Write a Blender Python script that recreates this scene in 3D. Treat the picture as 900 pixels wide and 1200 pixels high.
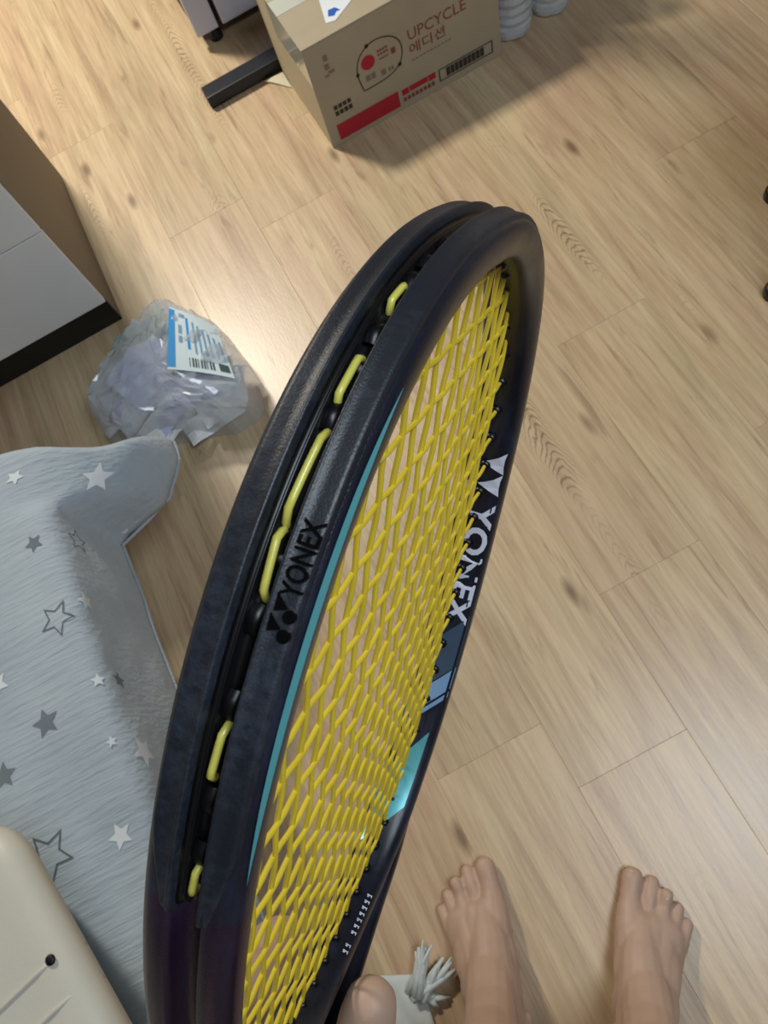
import bpy, bmesh, math, random
from mathutils import Vector, Matrix, noise
random.seed(7)
for o in list(bpy.data.objects): bpy.data.objects.remove(o, do_unlink=True)
SC = bpy.context.scene
COL = SC.collection

# ------------------------------------------------------------------ camera, world, lamps, exposure
CAM_H = 1.25
RW = Matrix(((0.8745790526, 0.4846499428, 0.0150304217),
             (-0.4398674384, 0.8060470988, -0.3959857462),
             (-0.2040296971, 0.3397094457, 0.9181336369)))
cd = bpy.data.cameras.new('camera'); cam = bpy.data.objects.new('camera', cd); COL.objects.link(cam)
m4 = RW.to_4x4(); m4.translation = (0, 0, CAM_H); cam.matrix_world = m4
cd.sensor_fit = 'VERTICAL'; cd.sensor_height = 36.0; cd.sensor_width = 27.0; cd.lens = 27.0
cd.clip_start = 0.01; cd.clip_end = 50
cd.dof.use_dof = True; cd.dof.focus_distance = 0.24; cd.dof.aperture_fstop = 50.0
SC.camera = cam

world = bpy.data.worlds.new('room_ambient'); SC.world = world; world.use_nodes = True
bg = world.node_tree.nodes['Background']; bg.inputs[0].default_value = (0.9, 0.95, 1.0, 1); bg.inputs[1].default_value = 0.1

def area(name, loc, target, size, power, col):
    l = bpy.data.lights.new(name, 'AREA'); l.shape = 'SQUARE'; l.size = size; l.energy = power; l.color = col
    o = bpy.data.objects.new(name, l); COL.objects.link(o); o.location = loc
    d = Vector(target) - Vector(loc); o.rotation_euler = d.to_track_quat('-Z', 'Y').to_euler()
    return o
area('kitchen_ceiling_lamp', (-0.45, 2.62, 2.35), (-0.45, 2.62, 0), 0.32, 72, (1.0, 0.92, 0.78))
area('living_room_ceiling_lamp', (0.66, -0.38, 2.35), (0.66, -0.38, 0), 0.75, 24, (0.80, 0.90, 1.0))

vs = SC.view_settings
vs.view_transform = 'Standard'; vs.look = 'None'; vs.exposure = 0.12; vs.gamma = 1.0; vs.use_curve_mapping = False

# ------------------------------------------------------------------ helpers
def lin(r, g, b):
    f = lambda c: (c/255/12.92) if c/255 <= 0.04045 else ((c/255+0.055)/1.055)**2.4
    return (f(r), f(g), f(b), 1.0)

def mat(name, col, rough=0.5, metal=0.0, bump=0.0, bscale=200.0, var=0.0, vscale=8.0, coat=0.0, trans=0.0, alpha=1.0, spec=0.5, ior=1.45, sheen=0.0, sss=0.0):
    m = bpy.data.materials.new(name); m.use_nodes = True
    nt = m.node_tree; p = nt.nodes['Principled BSDF']
    p.inputs['Base Color'].default_value = col; p.inputs['Roughness'].default_value = rough
    p.inputs['Metallic'].default_value = metal; p.inputs['Coat Weight'].default_value = coat
    p.inputs['Transmission Weight'].default_value = trans; p.inputs['Alpha'].default_value = alpha
    p.inputs['Specular IOR Level'].default_value = spec; p.inputs['IOR'].default_value = ior
    p.inputs['Sheen Weight'].default_value = sheen
    if sss:
        p.inputs['Subsurface Weight'].default_value = sss; p.inputs['Subsurface Radius'].default_value = (0.012, 0.005, 0.003)
        p.inputs['Subsurface Scale'].default_value = 0.5
    tc = nt.nodes.new('ShaderNodeTexCoord')
    if var > 0:
        n = nt.nodes.new('ShaderNodeTexNoise'); n.inputs['Scale'].default_value = vscale; n.inputs['Detail'].default_value = 5
        nt.links.new(tc.outputs['Object'], n.inputs['Vector'])
        hs = nt.nodes.new('ShaderNodeMapRange'); hs.inputs['From Min'].default_value = 0.25; hs.inputs['From Max'].default_value = 0.75
        hs.inputs['To Min'].default_value = 1-var; hs.inputs['To Max'].default_value = 1+var
        nt.links.new(n.outputs['Fac'], hs.inputs['Value'])
        mx = nt.nodes.new('ShaderNodeVectorMath'); mx.operation = 'SCALE'; mx.inputs[0].default_value = col[:3]
        nt.links.new(hs.outputs['Result'], mx.inputs['Scale']); nt.links.new(mx.outputs['Vector'], p.inputs['Base Color'])
    if bump > 0:
        n = nt.nodes.new('ShaderNodeTexNoise'); n.inputs['Scale'].default_value = bscale; n.inputs['Detail'].default_value = 4
        nt.links.new(tc.outputs['Object'], n.inputs['Vector'])
        b = nt.nodes.new('ShaderNodeBump'); b.inputs['Strength'].default_value = bump; b.inputs['Distance'].default_value = 0.001
        nt.links.new(n.outputs['Fac'], b.inputs['Height']); nt.links.new(b.outputs['Normal'], p.inputs['Normal'])
    return m

def link(o, parent=None):
    COL.objects.link(o)
    if parent is not None: o.parent = parent
    return o

def tag(o, label=None, cat=None, group=None, kind=None):
    if label: o['label'] = label
    if cat: o['category'] = cat
    if group: o['group'] = group
    if kind: o['kind'] = kind
    return o

ROOT = {}
def thing(name, loc, label, cat, group=None, kind=None):
    o = bpy.data.objects.new(name, None); o.empty_display_size = 0.05; COL.objects.link(o); o.location = loc
    ROOT[o] = Vector(loc)
    return tag(o, label, cat, group, kind)

def origin_of(p):
    v = Vector((0, 0, 0))
    while p is not None:
        v += ROOT.get(p, Vector((0, 0, 0))); p = p.parent
    return v

def pyobj(name, verts, faces, m, parent=None, smooth=False, world_coords=True, mats=None, mids=None):
    """ONE mesh object; verts are in room coordinates, re-based on the parent's origin"""
    off = origin_of(parent) if (parent is not None and world_coords) else Vector((0, 0, 0))
    me = bpy.data.meshes.new(name)
    me.from_pydata([tuple(Vector(v)-off) for v in verts], [], faces)
    for mm in (mats or [m]): me.materials.append(mm)
    if mids: me.polygons.foreach_set('material_index', mids)
    if smooth: me.polygons.foreach_set('use_smooth', [True]*len(me.polygons))
    me.update()
    return link(bpy.data.objects.new(name, me), parent)

def bmobj(name, bm, m, parent=None, smooth=False, world_coords=True):
    off = origin_of(parent) if (parent is not None and world_coords) else Vector((0, 0, 0))
    bmesh.ops.recalc_face_normals(bm, faces=bm.faces)
    if off.length: bmesh.ops.translate(bm, verts=bm.verts, vec=-off)
    me = bpy.data.meshes.new(name); bm.to_mesh(me); bm.free(); me.materials.append(m)
    if smooth: me.polygons.foreach_set('use_smooth', [True]*len(me.polygons))
    return link(bpy.data.objects.new(name, me), parent)

def add_box(bm, lo, hi, bev=0.0, seg=2):
    r = bmesh.ops.create_cube(bm, size=1.0)
    vs_ = r['verts']; lo, hi = Vector(lo), Vector(hi); c = (lo+hi)/2; s = hi-lo
    for v in vs_: v.co = Vector((v.co.x*s.x, v.co.y*s.y, v.co.z*s.z)) + c
    if bev > 0:
        ed = list({e for v in vs_ for e in v.link_edges})
        bmesh.ops.bevel(bm, geom=ed, offset=bev, segments=seg, profile=0.6, affect='EDGES')

def box(name, lo, hi, m, parent=None, bev=0.002, seg=2, smooth=False):
    bm = bmesh.new(); add_box(bm, lo, hi, bev, seg); return bmobj(name, bm, m, parent, smooth)

def tube_data(pts, rad, n=8, cap=True):
    """tube round a polyline; rad is a number or a list"""
    pts = [Vector(p) for p in pts]; V = []; Fc = []
    up = None
    for i, p in enumerate(pts):
        t = (pts[min(i+1, len(pts)-1)] - pts[max(i-1, 0)])
        t = t.normalized() if t.length > 1e-12 else Vector((0, 0, 1))
        if up is None:
            a = Vector((0, 0, 1)) if abs(t.z) < 0.9 else Vector((1, 0, 0)); up = a
        x = up - t*up.dot(t); x.normalize(); up = x; y = t.cross(x)
        r = rad[i] if isinstance(rad, (list, tuple)) else rad
        for k in range(n):
            a = 2*math.pi*k/n; V.append(p + (x*math.cos(a) + y*math.sin(a))*r)
    for i in range(len(pts)-1):
        for k in range(n):
            a, b = i*n+k, i*n+(k+1) % n; Fc.append((a, b, b+n, a+n))
    if cap:
        Fc.append(tuple(range(n-1, -1, -1))); Fc.append(tuple((len(pts)-1)*n+k for k in range(n)))
    return V, Fc

def tube(name, pts, rad, m, parent=None, n=8, smooth=True, world_coords=True):
    V, Fc = tube_data(pts, rad, n); return pyobj(name, V, Fc, m, parent, smooth, world_coords)

def lathe(name, prof, centre, m, parent=None, n=28, smooth=True):
    V = []; Fc = []; c = Vector(centre)
    for r, z in prof:
        for k in range(n):
            a = 2*math.pi*k/n; V.append(c + Vector((r*math.cos(a), r*math.sin(a), z)))
    for i in range(len(prof)-1):
        for k in range(n):
            a, b = i*n+k, i*n+(k+1) % n; Fc.append((a, b, b+n, a+n))
    Fc.append(tuple(range(n-1, -1, -1))); Fc.append(tuple((len(prof)-1)*n+k for k in range(n)))
    return pyobj(name, V, Fc, m, parent, smooth)

def text_data(s, width=None, height=None, bold=0.0):
    """flat text as (verts2d, faces), lower left at 0,0, scaled to width x height"""
    cu = bpy.data.curves.new('t', 'FONT'); cu.body = s; cu.size = 1.0; cu.offset = bold; cu.resolution_u = 3
    o = bpy.data.objects.new('t', cu); COL.objects.link(o)
    dg = bpy.context.evaluated_depsgraph_get(); ev = o.evaluated_get(dg); me = ev.to_mesh()
    V = [(v.co.x, v.co.y) for v in me.vertices]; Fc = [tuple(p.vertices) for p in me.polygons]
    ev.to_mesh_clear(); bpy.data.objects.remove(o); bpy.data.curves.remove(cu)
    x0 = min(v[0] for v in V); x1 = max(v[0] for v in V); y0 = min(v[1] for v in V); y1 = max(v[1] for v in V)
    sx = (width/(x1-x0)) if width else (height/(y1-y0)); sy = (height/(y1-y0)) if height else sx
    return [((v[0]-x0)*sx, (v[1]-y0)*sy) for v in V], Fc

def sm(t): t = max(0.0, min(1.0, t)); return t*t*(3-2*t)

def merge(*parts):
    V = []; Fc = []
    for v, f in parts:
        n = len(V); V += list(v); Fc += [tuple(i+n for i in q) for q in f]
    return V, Fc

# ------------------------------------------------------------------ floor
def wood_material():
    m = bpy.data.materials.new('oak_laminate'); m.use_nodes = True
    nt = m.node_tree; N = nt.nodes; L = nt.links; p = N['Principled BSDF']
    tc = N.new('ShaderNodeTexCoord'); oi = N.new('ShaderNodeObjectInfo')
    rnd = N.new('ShaderNodeVectorMath'); rnd.operation = 'SCALE'; rnd.inputs[0].default_value = (37.0, 91.0, 53.0)
    L.new(oi.outputs['Random'], rnd.inputs['Scale'])
    add = N.new('ShaderNodeVectorMath'); add.operation = 'ADD'
    L.new(tc.outputs['Object'], add.inputs[0]); L.new(rnd.outputs['Vector'], add.inputs[1])
    def mapped(sx, sy):
        mp = N.new('ShaderNodeMapping'); mp.inputs['Scale'].default_value = (sx, sy, 1); L.new(add.outputs['Vector'], mp.inputs['Vector']); return mp
    def nz(mp, det, rough, dist=0.0):
        n = N.new('ShaderNodeTexNoise'); n.inputs['Scale'].default_value = 1.0; n.inputs['Detail'].default_value = det
        n.inputs['Roughness'].default_value = rough; n.inputs['Distortion'].default_value = dist; L.new(mp.outputs['Vector'], n.inputs['Vector']); return n
    def ramp(src, stops):
        r = N.new('ShaderNodeValToRGB'); e = r.color_ramp.elements
        e[0].position, e[0].color = stops[0]; e[1].position, e[1].color = stops[-1]
        for s in stops[1:-1]:
            q = e.new(s[0]); q.color = s[1]
        L.new(src, r.inputs['Fac']); return r
    def mixc(fac, a, b, mode='MIX'):
        x = N.new('ShaderNodeMix'); x.data_type = 'RGBA'; x.blend_type = mode
        if isinstance(fac, float): x.inputs[0].default_value = fac
        else: L.new(fac, x.inputs[0])
        for i, c in ((6, a), (7, b)):
            if isinstance(c, tuple): x.inputs[i].default_value = c
            else: L.new(c, x.inputs[i])
        return x.outputs[2]
    # broad streaks along the board
    s1 = nz(mapped(42, 2.6), 7, 0.62, 0.6)
    base = ramp(s1.outputs['Fac'], [(0.27, lin(150, 120, 90)), (0.42, lin(186, 158, 122)), (0.54, lin(204, 178, 140)), (0.72, lin(219, 197, 160))])
    # patches of pinker and greyer tone
    s2 = nz(mapped(9, 1.2), 3, 0.5)
    tint = ramp(s2.outputs['Fac'], [(0.33, lin(200, 170, 148)), (0.5, lin(212, 190, 158)), (0.68, lin(206, 194, 160))])
    c1 = mixc(0.38, base.outputs['Color'], tint.outputs['Color'])
    # fine fibre
    s3 = nz(mapped(150, 7), 4, 0.65)
    fib = ramp(s3.outputs['Fac'], [(0.3, (0.74, 0.71, 0.68, 1)), (0.60, (1, 1, 1, 1))])
    c2 = mixc(0.7, c1, fib.outputs['Color'], 'MULTIPLY')
    # cathedral figure: chevrons stacked along a line in some boards, wavering
    def math_(op, a, b=None):
        n = N.new('ShaderNodeMath'); n.operation = op
        for k, v in ((0, a), (1, b)):
            if v is None: continue
            if isinstance(v, (int, float)): n.inputs[k].default_value = v
            else: L.new(v, n.inputs[k])
        return n.outputs[0]
    sep = N.new('ShaderNodeSeparateXYZ'); L.new(tc.outputs['Object'], sep.inputs[0])
    rx = math_('FRACT', math_('MULTIPLY', oi.outputs['Random'], 17.0))
    x0 = math_('MULTIPLY', math_('SUBTRACT', rx, 0.5), 0.10)
    s4 = nz(mapped(14, 3.0), 2, 0.5)
    wob = math_('MULTIPLY', math_('SUBTRACT', s4.outputs['Fac'], 0.5), 0.05)
    dx = math_('ADD', math_('SUBTRACT', sep.outputs[0], x0), wob)
    s4b = nz(mapped(30, 9.0), 3, 0.6)
    ph = math_('ADD', math_('ADD', math_('MULTIPLY', sep.outputs[1], 330.0), math_('MULTIPLY', math_('MULTIPLY', dx, dx), 46000.0)), math_('MULTIPLY', s4b.outputs['Fac'], 26.0))
    lines = ramp(math_('SINE', ph), [(0.35, (0, 0, 0, 1)), (1.0, (1, 1, 1, 1))])
    near = ramp(math_('ABSOLUTE', dx), [(0.006, (1, 1, 1, 1)), (0.027, (0, 0, 0, 1))])
    s5 = nz(mapped(3.0, 2.4), 2, 0.5)
    msk = ramp(s5.outputs['Fac'], [(0.55, (0, 0, 0, 1)), (0.66, (0.85, 0.85, 0.85, 1))])
    fig = math_('MULTIPLY', math_('MULTIPLY', lines.outputs['Color'], near.outputs['Color']), msk.outputs['Color'])
    c3 = mixc(fig, c2, lin(132, 106, 84))
    # longer dark veins
    s7 = nz(mapped(60, 4.5), 3, 0.6, 0.8)
    vein = ramp(s7.outputs['Fac'], [(0.60, (0, 0, 0, 1)), (0.72, (0.55, 0.55, 0.55, 1))])
    c3 = mixc(vein.outputs['Color'], c3, lin(140, 112, 88))
    # knots
    vo = N.new('ShaderNodeTexVoronoi'); vo.inputs['Scale'].default_value = 1.0; L.new(mapped(8.7, 3.1).outputs['Vector'], vo.inputs['Vector'])
    kn = ramp(vo.outputs['Distance'], [(0.03, (0.8, 0.8, 0.8, 1)), (0.11, (0, 0, 0, 1))])
    c4 = mixc(kn.outputs['Color'], c3, lin(112, 84, 60))
    # board to board tone
    mr = N.new('ShaderNodeMapRange'); mr.inputs['To Min'].default_value = 0.90; mr.inputs['To Max'].default_value = 1.06; L.new(oi.outputs['Random'], mr.inputs['Value'])
    sc = N.new('ShaderNodeVectorMath'); sc.operation = 'SCALE'; L.new(c4, sc.inputs[0]); L.new(mr.outputs['Result'], sc.inputs['Scale'])
    L.new(sc.outputs['Vector'], p.inputs['Base Color'])
    rr = N.new('ShaderNodeMapRange'); rr.inputs['To Min'].default_value = 0.30; rr.inputs['To Max'].default_value = 0.42; L.new(s1.outputs['Fac'], rr.inputs['Value'])
    L.new(rr.outputs['Result'], p.inputs['Roughness'])
    bp = N.new('ShaderNodeBump'); bp.inputs['Strength'].default_value = 0.25; bp.inputs['Distance'].default_value = 0.0006
    s6 = nz(mapped(300, 60), 2, 0.6); L.new(s6.outputs['Fac'], bp.inputs['Height']); L.new(bp.outputs['Normal'], p.inputs['Normal'])
    p.inputs['Specular IOR Level'].default_value = 0.75
    return m
M_WOOD = wood_material()
M_SUB = mat('floor_underlay', lin(88, 66, 46), 0.9, var=0.1)
floor = pyobj('floor', [(-2.2, -1.9, -0.012), (2.6, -1.9, -0.012), (2.6, 3.9, -0.012), (-2.2, 3.9, -0.012),
                        (-2.2, -1.9, -0.05), (2.6, -1.9, -0.05), (2.6, 3.9, -0.05), (-2.2, 3.9, -0.05)],
              [(0, 1, 2, 3), (7, 6, 5, 4), (0, 4, 5, 1), (1, 5, 6, 2), (2, 6, 7, 3), (3, 7, 4, 0)], M_SUB)
tag(floor, 'oak-look laminate floor of long planks', None, None, 'structure')
PW, PL = 0.183, 1.26
bm = bmesh.new(); add_box(bm, (-PW/2+0.00005, -PL/2+0.00005, -0.012), (PW/2-0.00005, PL/2-0.00005, 0.0), 0.0)
top = [e for e in bm.edges if all(v.co.z > -0.001 for v in e.verts)]
bmesh.ops.bevel(bm, geom=top, offset=0.0005, segments=1, affect='EDGES')
plank_me = bpy.data.meshes.new('plank'); bm.to_mesh(plank_me); bm.free(); plank_me.materials.append(M_WOOD)
JOINT = {-1: -0.006, 0: 0.229, 1: 0.66, 2: 0.345, 3: 0.912, -2: 1.36, -3: 0.52}      # where a short joint is seen, by board row
for i in range(-12, 13):
    xc = 0.3115 + (i)*PW            # row 0 spans 0.220 .. 0.403
    j0 = JOINT.get(i, (i*0.437) % PL)
    k = math.floor((-1.85-j0)/PL)
    for q in range(6):
        yc = j0 + (k+q+0.5)*PL
        if yc+PL/2 < -1.9 or yc-PL/2 > 3.9 or xc < -2.15 or xc > 2.55: continue
        o = bpy.data.objects.new('plank', plank_me); link(o, floor); o.location = (xc, yc, 0)

M_WALL = mat('wall_paint', lin(138, 135, 132), 0.8, bump=0.1)
for nm, lo, hi in (('wall_left', (-2.28, -1.9, -0.05), (-2.2, 3.9, 2.45)), ('wall_right', (2.6, -1.9, -0.05), (2.68, 3.9, 2.45)), ('wall_front', (-2.28, 3.9, -0.05), (2.68, 3.98, 2.45)),
                   ('wall_back', (-2.28, -1.98, -0.05), (2.68, -1.9, 2.45)), ('ceiling', (-2.28, -1.98, 2.45), (2.68, 3.98, 2.53))):
    tag(box(nm, lo, hi, M_WALL, None, 0.0), None, None, None, 'structure')

# ------------------------------------------------------------------ kitchen drawer cabinet at the left
M_WHITE = mat('white_laminate', lin(240, 243, 246), 0.35, var=0.03)
M_TAUPE = mat('taupe_panel', lin(120, 108, 92), 0.55, var=0.05)
M_BLACKP = mat('black_plinth', lin(22, 22, 24), 0.45)
c = thing('drawer_cabinet', (-0.31, 1.222, 0), 'white drawer cabinet with taupe side panel and black plinth, left edge', 'cabinet')
box('side_panel', (-0.332, 1.232, 0.0), (-0.312, 1.712, 0.80), M_TAUPE, c, 0.001)
box('carcass', (-1.15, 1.240, 0.065), (-0.333, 1.705, 0.80), M_TAUPE, c, 0.001)
box('plinth', (-1.15, 1.226, 0.0), (-0.3125, 1.2395, 0.064), M_BLACKP, c, 0.001)
for z0, z1 in ((0.067, 0.279), (0.2815, 0.535), (0.5375, 0.79)):
    box('drawer_front', (-1.149, 1.222, z0), (-0.3135, 1.2395, z1), M_WHITE, c, 0.0012)
box('worktop', (-1.16, 1.205, 0.801), (-0.305, 1.715, 0.83), M_WHITE, c, 0.003)

# ------------------------------------------------------------------ white two-door appliance behind the box
M_LAV = mat('white_lacquer_cool', lin(208, 210, 226), 0.3, var=0.02)
M_DARK = mat('dark_gap', lin(18, 18, 24), 0.5)
c = thing('white_appliance', (0.30, 2.05, 0), 'white floor appliance with a black gap between its two doors', 'appliance')
box('body', (0.137, 1.862, 0.036), (0.68, 2.25, 0.90), M_DARK, c, 0.004)
box('door', (0.133, 1.838, 0.036), (0.190, 1.861, 0.898), M_LAV, c, 0.004)
box('door', (0.201, 1.838, 0.036), (0.684, 1.861, 0.898), M_LAV, c, 0.004)
for x, y in ((0.178, 1.862), (0.64, 1.862), (0.17, 2.2), (0.64, 2.2)):
    lathe('foot', [(0.012, 0.0), (0.017, 0.003), (0.017, 0.016), (0.010, 0.022), (0.010, 0.0355)], (x, y, 0), M_DARK, c, 16)

# ------------------------------------------------------------------ black steel floor stand, its foot runs behind the box
M_BSTEEL = mat('black_steel', lin(30, 34, 44), 0.42, metal=0.2, bump=0.1)
c = thing('black_stand', (0.34, 1.667, 0), 'black steel stand foot lying on the floor, half hidden by the cardboard box', 'stand')
box('foot_bar', (0.078, 1.645, 0.004), (0.72, 1.690, 0.034), M_BSTEEL, c, 0.004)
box('post', (0.43, 1.652, 0.0345), (0.49, 1.683, 0.95), M_BSTEEL, c, 0.003)
box('foot_pad', (0.080, 1.650, 0.0), (0.115, 1.685, 0.0038), M_DARK, c, 0.0)
box('foot_pad', (0.68, 1.650, 0.0), (0.715, 1.685, 0.0038), M_DARK, c, 0.0)

# ------------------------------------------------------------------ cardboard box with print
def cardboard():
    m = mat('cardboard', lin(172, 160, 138), 0.75, bump=0.15, bscale=400, var=0.05, vscale=14)
    return m
M_CARD = cardboard()
M_CARDIN = mat('cardboard_edge', lin(196, 186, 160), 0.8, var=0.05)
M_PR = mat('print_red', lin(176, 36, 52), 0.7); M_PB = mat('print_dark', lin(58, 52, 44), 0.7)
M_PP = mat('print_maroon', lin(134, 72, 66), 0.7); M_PG = mat('print_grey', lin(128, 116, 98), 0.7)
M_TAPE = mat('clear_tape', lin(196, 200, 190), 0.2, coat=0.5)
M_STK = mat('sticker_white', lin(225, 232, 240), 0.5); M_STB = mat('sticker_blue', lin(40, 92, 190), 0.5)
BX0, BX1, BY0, BY1, BZ = 0.264, 0.683, 1.353, 1.637, 0.24
c = thing('cardboard_box', ((BX0+BX1)/2, (BY0+BY1)/2, 0), 'brown cardboard box printed UPCYCLE, standing on the floor at the top', 'box')
T = 0.004
FP = box('front_panel', (BX0, BY0, 0), (BX1, BY0+T, BZ-0.0045), M_CARD, c, 0.0008)
box('back_panel', (BX0, BY1-T, 0), (BX1, BY1, BZ-0.0045), M_CARD, c, 0.0008)
box('side_panel', (BX0, BY0+T+0.0002, 0), (BX0+T, BY1-T-0.0002, BZ-0.0045), M_CARDIN, c, 0.0006)
box('side_panel', (BX1-T, BY0+T+0.0002, 0), (BX1, BY1-T-0.0002, BZ-0.0045), M_CARD, c, 0.0006)
ym = (BY0+BY1)/2
box('top_flap', (BX0, BY0, BZ-0.0042), (BX1, ym-0.0006, BZ), M_CARD, c, 0.0012)
box('top_flap', (BX0, ym+0.0006, BZ-0.0042), (BX1, BY1, BZ), M_CARD, c, 0.0012)
box('tape', (BX0-0.0004, ym-0.024, BZ+0.0001), (BX1+0.0004, ym+0.024, BZ+0.0005), M_TAPE, c, 0.0)
box('corner_tape', (BX0-0.0005, BY0-0.0004, BZ-0.085), (BX0-0.0001, BY0+0.19, BZ+0.0004), M_TAPE, c, 0.0)
lab = pyobj('shipping_label', [(0.334, 1.385, BZ+0.0008), (0.352, 1.379, BZ+0.0008), (0.470, 1.447, BZ+0.0008), (0.350, 1.452, BZ+0.0008)], [(0, 1, 2, 3)], M_STK, c)
pyobj('label_print', [(0.345, 1.398, BZ+0.0012), (0.356, 1.392, BZ+0.0012), (0.364, 1.400, BZ+0.0012), (0.372, 1.398, BZ+0.0012), (0.366, 1.412, BZ+0.0012), (0.352, 1.414, BZ+0.0012)],
      [(0, 1, 2, 3, 4, 5)], M_STB, lab)
FY = BY0-0.0005
def front(V2, x, z, shear=0.0): return [(x+vx, FY, z+vz+shear*vx) for vx, vz in V2]
def ftext(name, s, x, z, w, h, m, bold=0.0):
    V, Fc = text_data(s, w, h, bold); return pyobj(name, front(V, x, z), Fc, m, FP)
def frect(x0, z0, x1, z1): return [(x0, FY, z0), (x1, FY, z0), (x1, FY, z1), (x0, FY, z1)], [(0, 1, 2, 3)]
def fmerge(name, rects, m): 
    V, Fc = merge(*[frect(*r) for r in rects]); return pyobj(name, V, Fc, m, FP)
ftext('lettering', 'UPCYCLE', 0.479, 0.144, 0.132, 0.023, M_PP, 0.005)
ftext('korean_lettering', '\uc5d0\ub514\uc158', 0.477, 0.113, 0.082, 0.024, M_PR if False else M_PP, 0.012)
fmerge('small_print', [(0.479+0.0085*i, 0.0985, 0.479+0.0085*i+0.006, 0.1015) for i in range(11)], M_PG)
# drop-shaped emblem: dark outline, three arrow dots, red disc, lines of print
drop = [(0.364, 0.092), (0.396, 0.092), (0.425, 0.095), (0.448, 0.106), (0.460, 0.126), (0.461, 0.150), (0.451, 0.168), (0.434, 0.179), (0.412, 0.184), (0.390, 0.180), (0.371, 0.166), (0.361, 0.146), (0.359, 0.124)]
def loop2d(pts, sub=4):
    out = []; n = len(pts)
    for i in range(n):
        p0, p1, p2, p3 = [Vector(pts[(i+k) % n]) for k in (-1, 0, 1, 2)]
        if i == 0: p0 = p1
        if i == n-1: p3 = p2
        for k in range(sub):
            t = k/sub; out.append(0.5*((2*p1)+(p2-p0)*t+(2*p0-5*p1+4*p2-p3)*t*t+(3*p1-p0-3*p2+p3)*t**3))
    return out
def ring2d(pts, w):
    n = len(pts); V = []; cen = sum(pts, Vector((0, 0)))/n
    for i, p in enumerate(pts):
        t = (pts[(i+1) % n]-pts[i-1]).normalized(); nn = Vector((t.y, -t.x))
        V += [(p.x+nn.x*w/2, p.y+nn.y*w/2), (p.x-nn.x*w/2, p.y-nn.y*w/2)]
    return V, [(2*i, 2*i+1, (2*i+3) % (2*n), (2*i+2) % (2*n)) for i in range(n)]
def disc2d(x, y, r, n=20, ry=None): return [(x+r*math.cos(2*math.pi*k/n), y+(ry or r)*math.sin(2*math.pi*k/n)) for k in range(n)], [tuple(range(n))]
V, Fc = merge(ring2d(loop2d(drop), 0.0026), disc2d(0.391, 0.181, 0.0045), disc2d(0.451, 0.107, 0.0045), disc2d(0.359, 0.132, 0.004))
em = pyobj('emblem_outline', front(V, 0, 0), Fc, M_PB, FP)
V, Fc = disc2d(0.386, 0.147, 0.0155, 24); pyobj('emblem_disc', front(V, 0, 0), Fc, M_PR, FP)
fmerge('emblem_print', [(0.409+0.0062*i, z, 0.409+0.0062*i+0.0047, z+0.005) for i in range(4) for z in (0.148, 0.156)] + [(0.411+0.0055*i, 0.1385, 0.411+0.0055*i+0.004, 0.1425) for i in range(4)] + [(0.438, 0.137, 0.448, 0.150)], M_PP)
fmerge('emblem_marks', [(0.374, 0.108, 0.384, 0.121), (0.386, 0.108, 0.396, 0.121), (0.408, 0.103, 0.419, 0.116), (0.425, 0.104, 0.429, 0.114), (0.431, 0.104, 0.437, 0.112)], M_PG)
fmerge('red_band', [(0.285, 0.012, 0.434, 0.051)], M_PR)
fmerge('red_caption', [(0.442, 0.033, 0.459, 0.0475), (0.4605, 0.0345, 0.505, 0.0475), (0.5065, 0.033, 0.524, 0.0475)], M_PR)
fmerge('caption_print', [(0.443+0.0098*i, 0.018, 0.443+0.0098*i+0.0075, 0.028) for i in range(8)], M_PP)
fmerge('strip_frame', [(0.531, 0.0175, 0.662, 0.0200), (0.531, 0.0445, 0.662, 0.0470), (0.531, 0.0200, 0.534, 0.0445), (0.659, 0.0200, 0.662, 0.0445)], M_PB)
fmerge('strip_print', [(0.549+0.0103*i, 0.0225, 0.549+0.0103*i+0.0093, 0.0425) for i in range(9)], M_PB)
fmerge('handling_marks', [(0.291+0.0105*i, 0.086, 0.291+0.0105*i+0.0085, 0.096) for i in range(4)] + [(0.291+0.0105*i, 0.071, 0.291+0.0105*i+0.0085, 0.082) for i in range(4)], M_PB)
fmerge('corner_marks', [(0.300, 0.196, 0.309, 0.209), (0.298, 0.178, 0.308, 0.190), (0.294, 0.163, 0.303, 0.168), (0.303, 0.167, 0.316, 0.174)], M_PG)

# small loose scrap of cream card by the side of the box
M_SCRAP = mat('cream_card', lin(214, 208, 184), 0.8, var=0.04)
s = [(0.216, 1.652), (0.232, 1.634), (0.262, 1.592), (0.2615, 1.640)]
sc_ = pyobj('card_scrap', [(x, y, 0.001) for x, y in s] + [(s[0][0], s[0][1], 0.006), (s[1][0], s[1][1], 0.005), (s[2][0], s[2][1], 0.002), (s[3][0], s[3][1], 0.012)],
            [(0, 3, 2, 1), (4, 5, 6, 7), (0, 1, 5, 4), (1, 2, 6, 5), (2, 3, 7, 6), (3, 0, 4, 7)], M_SCRAP)
for v in sc_.data.vertices: v.co.y -= 0.012
tag(sc_, 'small cream card scrap on the floor against the left side of the box', 'card')

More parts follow.
